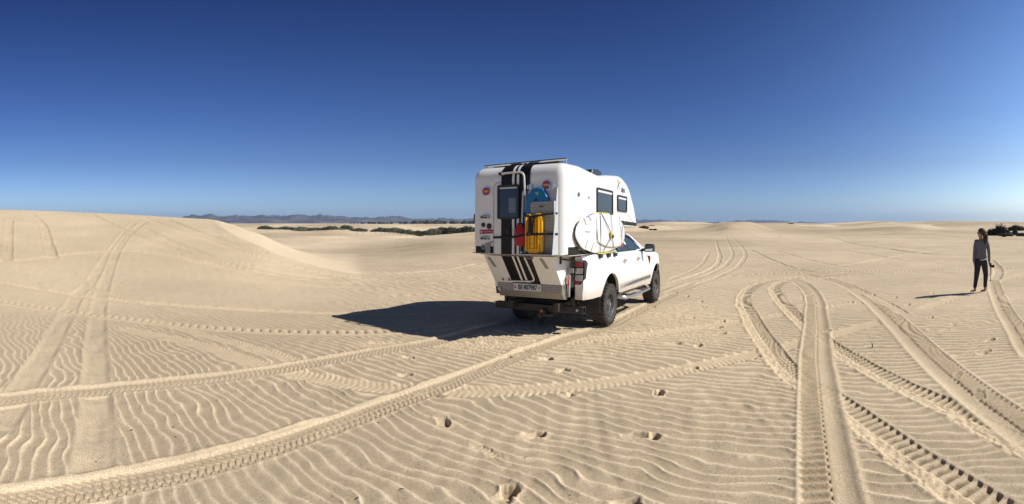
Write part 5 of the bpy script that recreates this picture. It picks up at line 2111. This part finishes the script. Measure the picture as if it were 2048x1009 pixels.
edges = [('pelvis', 'waist'), ('waist', 'chest'), ('chest', 'nb'), ('nb', 'neck'), ('neck', 'jaw'), ('jaw', 'head'), ('head', 'crown'),
         ('pelvis', 'hL'), ('hL', 'kL'), ('kL', 'cL'), ('cL', 'aL'), ('aL', 'heL'), ('heL', 'bL'), ('bL', 'tL'),
         ('pelvis', 'hR'), ('hR', 'kR'), ('kR', 'cR'), ('cR', 'aR'), ('aR', 'heR'), ('heR', 'bR'), ('bR', 'tR'),
         ('chest', 'sL'), ('sL', 'eL'), ('eL', 'wL'), ('wL', 'pL'), ('chest', 'sR'), ('sR', 'eR'), ('eR', 'wR'), ('wR', 'pR')]
# fingers: short chains that leave the palm
for sd_, wr in (('L', wrL), ('R', wrR)):
    base = wr + Vector((.005, -.01, -.055))
    for i, (dy, ln) in enumerate(((-.028, .055), (-.010, .066), (.008, .062), (.026, .048))):
        a = base + Vector((0, dy, -.030))
        curl = .030 if sd_ == 'R' else .012
        nodes['f%s%da' % (sd_, i)] = (a + Vector((0, 0, -.020)), .0085)
        nodes['f%s%db' % (sd_, i)] = (a + Vector((curl * (.6), 0, -.020 - ln * .45)), .0080)
        nodes['f%s%dc' % (sd_, i)] = (a + Vector((curl * 1.0 - .0, 0, -.020 - ln * .85)), .0070)
        edges += [('p' + sd_, 'f%s%da' % (sd_, i)), ('f%s%da' % (sd_, i), 'f%s%db' % (sd_, i)), ('f%s%db' % (sd_, i), 'f%s%dc' % (sd_, i))]
    nodes['th%sa' % sd_] = (base + Vector((.004, -.038, .000)), .0095)
    nodes['th%sb' % sd_] = (base + Vector((.012, -.048, -.030)), .0080)
    edges += [('p' + sd_, 'th%sa' % sd_), ('th%sa' % sd_, 'th%sb' % sd_)]
body = part('body', skin_mesh((nodes, edges, 'pelvis')), SKIN, smooth=True, autos=180)
# face in profile towards the left: nose, lips, chin, ear, eye
bm = new()
fx = -.074
tube(bm, [(fx + .006, -.004, 1.572), (fx - .010, -.004, 1.548), (fx - .020, -.004, 1.530), (fx - .004, -.004, 1.518)], [.008, .010, .013, .008], 8)
tube(bm, [(fx + .002, -.018, 1.500), (fx - .004, -.004, 1.502), (fx + .002, .010, 1.500)], .006, 6)
tube(bm, [(fx + .010, -.014, 1.470), (fx + .003, -.004, 1.466), (fx + .010, .006, 1.470)], .014, 6)
bmesh.ops.create_uvsphere(bm, u_segments=10, v_segments=8, radius=1, matrix=Matrix.Translation((.012, -.078, 1.540)) @ Matrix.Diagonal((.016, .008, .028, 1)))
pieces('face_feature', bm, SKIN, body, smooth=True)
bm = new()
tube(bm, [(fx + .004, -.045, 1.560), (fx - .006, -.028, 1.558), (fx - .008, -.004, 1.560), (fx - .006, .02, 1.558)], .013, 8)
tube(bm, [(fx + .004, -.050, 1.562), (-.03, -.075, 1.562), (.010, -.083, 1.558)], .004, 6)
part('sunglasses', bm, BLACKV, smooth=True)
# hair: cap and ponytail
def hair_cap():
    bm = new()
    bmesh.ops.create_uvsphere(bm, u_segments=28, v_segments=20, radius=1)
    c = Vector((.020, .000, 1.563))
    dele = []
    for v in bm.verts:
        p = v.co.copy()
        r_ = Vector((.108, .104, .108))
        # keep the face (left) open below the hairline
        face = max(0, -p.x - .35) * max(0, .35 - p.z)
        k = 1 + .03 * math.sin(18 * math.atan2(p.z, p.y) + 3 * p.x)
        q = Vector((p.x * r_.x, p.y * r_.y, p.z * r_.z)) * k
        if p.x < -.58 and p.z < .30:
            q *= .80
        if p.z < -.55:
            q *= .82
        v.co = c + q
    return bm
part('hair', hair_cap(), HAIR, smooth=True, autos=180)
bm = new()
rr3 = random.Random(3)
tie = Vector((.090, -.030, 1.545))
for k in range(26):
    a = rr3.uniform(0, 2 * PI)
    w_ = rr3.uniform(0, 1)
    ln = rr3.uniform(.8, 1.0)
    pts = []
    for i in range(9):
        t = i / 8 * ln
        sp = .012 + .052 * math.sin(min(1, t * 1.15) * PI) ** .8 * w_
        cx_ = tie + Vector((.030 * math.sin(t * 2.4) - .005 * t, -.055 * min(1, t * 2.5), -.30 * t ** 1.15 - .002))
        wv = .006 * math.sin(9 * t + k)
        pts.append(cx_ + Vector((math.cos(a) * sp + wv, math.sin(a) * sp * .7, .01 * math.sin(k))))
    tube(bm, pts, [.006, .011, .013, .014, .014, .013, .011, .008, .002], 6)
part('ponytail', bm, HAIR, smooth=True, autos=180)
# top
def grow(n, d):
    p, r = nodes[n]
    return (p, (r[0] + d, r[1] + d) if isinstance(r, tuple) else r + d)
tn = {
    'hem': (Vector((0, .01, .835)), (.178, .132)), 'h2': (Vector((0, .01, .92)), (.168, .122)), 'waist': (Vector((.0, .01, 1.04)), (.135, .100)), 'chest': (Vector((.012, .01, 1.21)), (.158, .108)), 'nb': (Vector((.010, .01, 1.355)), (.085, .068)), 'col': (Vector((.004, .01, 1.395)), (.054, .054)),
    'sL': (shL + Vector((.012, 0, -.014)), .062), 'eL': (elL, .046), 'wL': (wrL + Vector((0, 0, .01)), .037), 'cfL': (wrL + Vector((0, 0, -.030)), .034),
    'sR': (shR + Vector((-.012, 0, -.014)), .062), 'eR': (elR, .046), 'wR': (wrR + Vector((0, 0, .01)), .037), 'cfR': (wrR + Vector((0, 0, -.030)), .034),
}
te = [('hem', 'h2'), ('h2', 'waist'), ('waist', 'chest'), ('chest', 'nb'), ('nb', 'col'), ('chest', 'sL'), ('sL', 'eL'), ('eL', 'wL'), ('wL', 'cfL'), ('chest', 'sR'), ('sR', 'eR'), ('eR', 'wR'), ('wR', 'cfR')]
part('top', skin_mesh((tn, te, 'hem')), SWEAT, smooth=True, autos=180)
bm = new()
tube(bm, [(-.02, -.118, .846), (.05, -.122, .848), (.11, -.112, .856), (.150, -.080, .868), (.170, -.03, .876)], .013, 8)
part('shirt_hem', bm, SHIRT, smooth=True)
jn = {
    'waist': (Vector((0, .01, .96)), (.140, .098)), 'pelvis': (Vector((0, .01, .845)), (.170, .125)), 'hL': (hL + Vector((0, 0, -.06)), .108), 'mL': (hL.lerp(kL, .5), .090), 'kL': (kL, .072), 'cL': (kL.lerp(aL, .4), .060), 'aL': (aL + Vector((0, 0, .012)), .052),
    'hR': (hR + Vector((0, 0, -.06)), .108), 'mR': (hR.lerp(kR, .5), .090), 'kR': (kR, .072), 'cR': (kR.lerp(aR, .4), .060), 'aR': (aR + Vector((0, 0, .012)), .052),
}
je = [('waist', 'pelvis'), ('pelvis', 'hL'), ('hL', 'mL'), ('mL', 'kL'), ('kL', 'cL'), ('cL', 'aL'), ('pelvis', 'hR'), ('hR', 'mR'), ('mR', 'kR'), ('kR', 'cR'), ('cR', 'aR')]
part('trousers', skin_mesh((jn, je, 'pelvis')), JEANS, smooth=True, autos=180)
# camera in the right hand, strap hanging down
thing('handheld_camera', 'black camera with lens held in the right hand of the person, strap hanging', 'camera', (.25, -.03, .70), frame=PF)
bm = new()
box(bm, (.250, -.035, .700), (.055, .115, .085), bev=.008)
box(bm, (.250, -.035, .752), (.040, .045, .026), bev=.006)
cb = part('camera_body', bm, BLACKP)
bm = new()
cyl(bm, (.300, -.035, .675), .036, .075, 'X', 18)
cyl(bm, (.338, -.035, .672), .040, .018, 'X', 18)
part('lens', bm, BLACKV, cb, smooth=True)
bm = new()
tube(bm, bent([(.245, .02, .72), (.262, .03, .55), (.258, .0, .30), (.245, -.03, .27), (.240, -.06, .45), (.243, -.09, .72)], .04), 0, 6, flat=(.006, .003))
part('neck_strap', bm, STRAP)

# ================================================================== far things
WORLD = Matrix.Identity(4)


def leaf_blob(bm, c, rx, ry, rz, n, rng, size):
    """Leaf-sized faces through the upper part of an uneven mound."""
    for _ in range(n):
        a = rng.uniform(0, 2 * PI)
        e = math.asin(rng.uniform(-.05, 1))
        k = rng.uniform(.80, 1.02) * (1 + .10 * math.sin(3 * a + c[0]) * math.cos(2 * e))
        p = Vector((c[0] + rx * k * math.cos(a) * math.cos(e), c[1] + ry * k * math.sin(a) * math.cos(e), c[2] + rz * k * math.sin(e)))
        s = size * rng.uniform(.6, 1.5)
        R_ = Matrix.Rotation(rng.uniform(0, 2 * PI), 3, 'Z') @ Matrix.Rotation(rng.uniform(-1.2, 1.2), 3, 'X')
        v = [bm.verts.new(p + R_ @ Vector(q) * s) for q in ((-.5, -.3, 0), (.5, -.35, .1), (.6, .35, 0), (-.4, .4, .15))]
        bm.faces.new(v)


LEAF = mat('dune_shrub_leaves', (.022, .028, .018), .9, noise=(.6, .8, (.050, .055, .034)))
LEAF2 = mat('dune_shrub_leaves_pale', (.055, .060, .038), .9, noise=(.8, .8, (.095, .090, .060)))
WOOD = mat('grey_wood', (.12, .10, .08), .9)


def solve_r(px, py, r0):
    """Distance at which the dunes show at this picture height, near r0."""
    a = (px - CXP) / F
    rs = np.linspace(r0 * .6, r0 * 1.6, 400)
    x, y = rs * math.sin(a), rs * math.cos(a)
    yy = HYP + (CAMZ - h_macro(x, y)) * F / rs
    return float(rs[int(np.argmin(np.abs(yy - py) + .02 * np.abs(rs - r0)))])


def shrub(px, py, r, wpx, hpx, label, m=LEAF, group=None, seed=1, lobes=4):
    """A shrub whose foot shows near picture height py: mound of leaves over a short woody stem."""
    a = (px - CXP) / F
    x, y = r * math.sin(a), r * math.cos(a)
    z = CAMZ - (py - HYP) / F * r
    zg = ground_z(x, y)
    foot = min(z, zg + .3) if zg < z else zg
    W_, H_ = wpx / F * r, hpx / F * r + max(0, z - foot)
    fr = Matrix.Translation((x, y, foot)) @ Matrix.Rotation(-a, 4, 'Z')
    thing('shrub', label, 'shrub', (0, 0, 0), frame=fr, group=group)
    rng = random.Random(seed)
    bm = new()
    for k in range(lobes):
        t = (k + .5) / lobes - .5
        hh = H_ * rng.uniform(.65, 1.0) * (1 - .45 * abs(t * 2) ** 2)
        leaf_blob(bm, (t * W_ * .8 + .001, rng.uniform(-.15, .15) * W_, -.05), W_ / lobes * rng.uniform(1.0, 1.35), W_ / lobes * .9 + .3, hh, int(1300 / lobes), rng, min(.24, max(.08, H_ * .085)))
        bmesh.ops.create_icosphere(bm, subdivisions=2, radius=1, matrix=Matrix.Translation((t * W_ * .8, 0, -.05)) @ Matrix.Diagonal((W_ / lobes * .95, W_ / lobes * .8, hh * .86, 1)))
    part('crown', bm, m)
    bm = new()
    for k in range(min(3, lobes)):
        b_ = rng.uniform(-.3, .3) * W_
        tube(bm, [(b_ * .3, 0, -.3), (b_, rng.uniform(-.1, .1), H_ * .5)], [.06, .02], 5)
    pieces('stem', bm, WOOD)
    return fr


# near shrub band at the far right, by the person
shrub(1998, 475, 92, 50, 25, 'large dark green shrub mound behind the person at the right edge', LEAF, None, 11, 6)
shrub(2033, 460, 118, 34, 12, 'dark shrub on the crest at the picture\'s right edge, above the others', LEAF, None, 12, 4)
shrub(2012, 471, 84, 26, 9, 'low dark shrub in front of the large right hand mound', LEAF, None, 13, 3)
shrub(2042, 470, 86, 16, 7, 'small dark shrub by the right edge of the picture under the crest shrub', LEAF2, None, 14, 2)
shrub(2008, 476.5, 80, 5, 3, 'tiny lone shrub on open sand right of the person', LEAF, None, 15, 2)
shrub(2030, 463, 98, 8, 5, 'little shrub in the sand gap between the right hand mounds', LEAF2, None, 16, 2)
# right of the camper nose
shrub(1288, 459, 140, 17, 5.5, 'round dark shrub on the dune just right of the camper nose', LEAF, None, 17, 3)
shrub(1303, 456, 150, 11, 2, 'thin dark shrub strip right of the round one', LEAF2, None, 18, 3)
shrub(1302, 459.5, 138, 4, 2.0, 'small shrub dot below the thin strip', LEAF, None, 19, 1)
shrub(1310, 459.5, 138, 3.5, 2, 'small shrub dot furthest right of the camper nose', LEAF, None, 20, 1)
shrub(1582, 449.5, 215, 9, 3.5, 'dark shrub on the skyline between the two right hand dune crests', LEAF, None, 21, 2)
# band of shrubs in the hollow left of the truck (picture x, foot y, distance, width, height, label)
GL = 'shrubs on the dunes left of the truck'
BAND = [
    (531, 455.0, 250, 24, 6, 'leftmost dark shrub beside the big dune slope', 3),
    (548, 461.5, 235, 22, 5, 'dark shrub low beside the dune slope, second from the left', 3),
    (575, 461.0, 235, 34, 8, 'long dark shrub third from the left in the band', 4),
    (601, 460.0, 232, 26, 8, 'dark shrub just left of the middle of the band', 3),
    (634, 460.0, 232, 34, 8, 'wide dark shrub below the middle of the mountains', 4),
    (660, 459.5, 232, 26, 9, 'dark shrub left of the tall round one', 3),
    (693, 457.0, 230, 16, 7.5, 'tall round dark shrub standing above the band', 2),
    (677, 461.0, 226, 20, 3.5, 'low shrub under the tall round one', 3),
    (718, 460.0, 226, 26, 4.5, 'low dark shrub right of the tall round one', 3),
    (745, 461.5, 222, 4, 2.0, 'small lone shrub on sand between the two bands', 1),
    (770, 459.5, 222, 44, 6.5, 'long dark shrub at the left end of the second band', 5),
    (790, 462.5, 218, 30, 8, 'dark shrub in the middle of the second band', 3),
    (818, 468.0, 205, 28, 10, 'shrub reaching down into the hollow of the second band', 3),
    (829, 470.5, 202, 12, 6, 'small shrub at the lower tip of the second band', 2),
    (839, 466.5, 205, 12, 6.5, 'round shrub right of the hollow', 2),
    (866, 462.5, 210, 34, 8, 'dark shrub on the slope left of the bare sand gap', 4),
    (851, 466.0, 205, 12, 5, 'shrub below the slope shrub left of the sand gap', 2),
    (839, 474.0, 195, 9, 5, 'small slanting shrub in the sandy hollow', 2),
    (841, 476.5, 192, 7, 2.5, 'lowest small shrub in the sandy hollow', 2),
    (869, 473.0, 190, 13, 6, 'single rounded shrub on open sand before the big mound', 2),
    (905, 470.0, 170, 34, 16, 'big shrub mound left of the camper, left half', 4),
    (936, 468.0, 165, 36, 17, 'big shrub mound touching the left edge of the camper', 4),
    (886, 455.0, 230, 14, 2.5, 'thin shrub line on the sand crest above the gap', 2),
]
for i, (px, py, r, w_, h_, lb, lo) in enumerate(BAND):
    shrub(px, py, r, w_ * 1.2, h_ * 1.1, lb, LEAF2 if i % 4 == 3 else LEAF, GL, 40 + i, lo)

# fence posts and a marker pole
POSTS = [(714, 462.5), (726, 463), (751, 466), (762, 468), (770, 470), (778, 472), (787, 476), (801, 479), (814, 479), (829, 477), (853, 474), (876, 473), (897, 472), (917, 471), (937, 469)]
proto = None
for i, (px, py) in enumerate(POSTS):
    r = 150 if px > 790 else 185
    x, y = atr(px, r)
    z = min(CAMZ - (py - HYP) / F * r, 5)
    z = ground_z(x, y)
    fr = Matrix.Translation((x, y, z - .2))
    if proto is None:
        proto = thing('fence_post', 'thin wooden fence post in the sand of the hollow, leftmost of its row', 'fence post', (0, 0, 0), frame=fr, group='fence posts across the hollow')
        bm = new()
        tube(bm, [(0, 0, 0), (.02, 0, 1.35)], [.06, .05], 6)
        part('post', bm, WOOD)
    else:
        c = dup(proto, None, fr)
        c['label'] = 'thin wooden fence post, number %s of the row from the left across the hollow' % ('two three four five six seven eight nine ten eleven twelve thirteen fourteen fifteen'.split()[i - 1])
thing('marker_pole', 'tiny dark pole standing on the mound of the right hand skyline', 'pole', (0, 0, 0), frame=Matrix.Translation((*atr(1437, 140), ground_z(*atr(1437, 140)) - .1)))
bm = new()
tube(bm, [(0, 0, 0), (0, 0, .9)], .05, 6)
box(bm, (.0, 0, .85), (.22, .05, .12))
part('post', bm, WOOD)
# a few twigs and pebbles on the sand
for i, (px, py, ln, lb) in enumerate(((802, 982, .05, 'tiny dark twig lying on the sand at the bottom left of the middle'), (1744, 697, .10, 'small upright dark stick in the sand right of the paddle track'))):
    x, y = at(px, py)
    z = ground_z(x, y)
    thing('twig', lb, 'twig', (0, 0, 0), frame=Matrix.Translation((x, y, z)))
    bm = new()
    if i == 0:
        tube(bm, [(-.015, 0, .004), (.0, .004, .010), (.022, .012, .006)], [.002, .0026, .001], 6)
    else:
        tube(bm, [(0, 0, -.02), (.008, .0, .03), (.004, .01, .085)], [.006, .009, .002], 6)
    part('stick', bm, mat('twig_dark', (.03, .024, .02), .9))

# dark crumbs of debris that lie about the near sand
rng = random.Random(31)
dm = None
for k in range(26):
    px, py = rng.choice(((rng.uniform(100, 2000), rng.uniform(700, 1005)), (rng.uniform(250, 1900), rng.uniform(640, 990))))
    x, y = at(px, py)
    z = ground_z(x, y)
    s_ = rng.uniform(.004, .009)
    if dm is None:
        bm = new()
        bmesh.ops.create_icosphere(bm, subdivisions=1, radius=1)
        for v in bm.verts:
            v.co *= rng.uniform(.6, 1.2)
        dm = bpy.data.meshes.new('debris_crumb')
        bm.to_mesh(dm); bm.free()
        dm.materials.append(mat('twig_dark', (.03, .024, .02), .9))
    o = bpy.data.objects.new('debris_crumb', dm)
    COL.objects.link(o)
    o.location = (x, y, z + s_ * .2)
    o.scale = (s_ * rng.uniform(.8, 2.4), s_, s_ * .6)
    o.rotation_euler = (0, 0, rng.uniform(0, 3))
    o['label'] = 'tiny dark crumb of debris on the bare rippled sand'
    o['category'] = 'debris'
    o['group'] = 'debris crumbs on the sand'

# line of far trees on the plain
rng = random.Random(77)
bm = new()
for (xa, xb, n_, hh) in ((738, 830, 30, 7), (828, 890, 40, 11), (885, 960, 34, 10), (700, 745, 8, 4)):
    for k in range(n_):
        px = rng.uniform(xa, xb)
        r = rng.uniform(1450, 1750)
        x, y = atr(px, r)
        s_ = rng.uniform(.5, 1.0) * hh
        bmesh.ops.create_icosphere(bm, subdivisions=1, radius=1, matrix=Matrix.Translation((x, y, s_ * .42)) @ Matrix.Diagonal((s_ * rng.uniform(.7, 1.2), s_ * .9, s_ * .62, 1)))
        leaf_blob(bm, (x, y, s_ * .2), s_ * .9, s_ * .8, s_ * .95, 22, rng, s_ * .28)
me = bpy.data.meshes.new('far_trees')
bm.to_mesh(me); bm.free()
me.materials.append(mat('far_trees', (.035, .042, .030), .95))
o = bpy.data.objects.new('far_trees', me)
COL.objects.link(o)
o['kind'] = 'stuff'
o['label'] = 'dark line of far trees on the plain below the mountains'


# mountains: ridged terrain 8 to 14 km away
def mountains(name, sky_pts, r0, r1, label, seed, col):
    xs = np.arange(sky_pts[0][0], sky_pts[-1][0] + .01, 1.0)
    top = np.interp(xs, [p[0] for p in sky_pts], [p[1] for p in sky_pts])
    top = HYP - (HYP - top) * 1.08 + 2.2 * np.array([float(v) for v in fbm(xs / 8.0, xs * 0 + seed, seed, 4)]) * np.clip((HYP - top) / 4, 0, 1)
    nr = 56
    verts, idx = [], {}
    R_ = np.linspace(r0, r1, nr)
    A_ = (xs - CXP) / F
    rr, aa = np.meshgrid(R_, A_, indexing='ij')
    x, y = rr * np.sin(aa), rr * np.cos(aa)
    t = (rr - r0) / (r1 - r0)
    crest = (HYP - top)[None, :] / F * (r0 + .72 * (r1 - r0)) + 0 * rr
    env = np.sin(np.clip(t / .72, 0, 1) * PI / 2) ** 1.2 * np.where(t > .72, np.cos((t - .72) / .28 * PI / 2), 1)
    rid = 1 - np.abs(fbm(x / 620, y / 620, seed + 5, 4)) * 2.0
    h = crest * env * (1 - (1 - t / .75).clip(0, 1) * .75 * (1 - rid.clip(0, 1))) + 14 * fbm(x / 160, y / 160, seed + 9, 2) * env
    h = np.where(t < .02, -3, h) * 1.0 + CAMZ * env * .9
    co = np.stack([x, y, h], -1).reshape(-1, 3)
    n = len(xs)
    q = [(i * n + j, i * n + j + 1, (i + 1) * n + j + 1, (i + 1) * n + j) for i in range(nr - 1) for j in range(n - 1)]
    me = bpy.data.meshes.new(name)
    me.from_pydata([tuple(c) for c in co], [], q)
    for p in me.polygons:
        p.use_smooth = True
    m = bpy.data.materials.new(name + '_scrub')
    m.use_nodes = True
    b = m.node_tree.nodes['Principled BSDF']
    b.inputs['Roughness'].default_value = .95
    nz = m.node_tree.nodes.new('ShaderNodeTexNoise'); nz.inputs['Scale'].default_value = .0022; nz.inputs['Detail'].default_value = 7
    tc = m.node_tree.nodes.new('ShaderNodeTexCoord')
    m.node_tree.links.new(tc.outputs['Object'], nz.inputs['Vector'])
    cr_ = m.node_tree.nodes.new('ShaderNodeValToRGB')
    cr_.color_ramp.elements[0].position = .42; cr_.color_ramp.elements[0].color = (*[c * .55 for c in col], 1)
    cr_.color_ramp.elements[1].position = .62; cr_.color_ramp.elements[1].color = (*[c * 1.5 for c in col], 1)
    m.node_tree.links.new(nz.outputs[0], cr_.inputs[0])
    m.node_tree.links.new(cr_.outputs[0], b.inputs['Base Color'])
    me.materials.append(m)
    o = bpy.data.objects.new(name, me)
    COL.objects.link(o)
    o['kind'] = 'structure'
    o['label'] = label


mountains('mountains', [(340, 447), (372, 433), (390, 432), (405, 434), (418, 430), (432, 433), (450, 434), (470, 432), (500, 434), (520, 432), (560, 433), (580, 432), (602, 431), (618, 433), (640, 430), (655, 432), (680, 433), (700, 436), (740, 437), (760, 434.5), (785, 433.5), (805, 434.5), (822, 438), (850, 440), (880, 438), (910, 440), (930, 439), (960, 437), (1000, 438), (1040, 441), (1080, 446)],
          8200, 11500, 'blue-grey mountain range on the left horizon', 5, (.10, .085, .075))
mountains('mountains', [(1150, 447), (1200, 441), (1240, 442), (1275, 441), (1300, 439.5), (1325, 440.5), (1340, 443), (1370, 442), (1400, 446), (1440, 446), (1470, 443.5), (1490, 442), (1520, 441), (1545, 442), (1560, 442.5), (1580, 445), (1592, 446), (1605, 444), (1622, 445.5), (1650, 447)],
          9000, 11500, 'low blue mountains behind the right hand dune crests', 25, (.10, .085, .075))

# ================================================================== air
bm = new()
box(bm, (0, 0, 132), (26000, 26000, 274))
me = bpy.data.meshes.new('haze')
bm.to_mesh(me); bm.free()
hm_ = bpy.data.materials.new('haze')
hm_.use_nodes = True
ht = hm_.node_tree
ht.nodes.clear()
ho = ht.nodes.new('ShaderNodeOutputMaterial')
hv = ht.nodes.new('ShaderNodeVolumePrincipled')
hv.inputs['Color'].default_value = (.42, .62, 1.0, 1)
hv.inputs['Density'].default_value = 5e-5
hv.inputs['Anisotropy'].default_value = .15
ht.links.new(hv.outputs[0], ho.inputs['Volume'])
me.materials.append(hm_)
o = bpy.data.objects.new('haze', me)
COL.objects.link(o)
o['kind'] = 'stuff'
o['label'] = 'thin blue haze in front of the mountains'
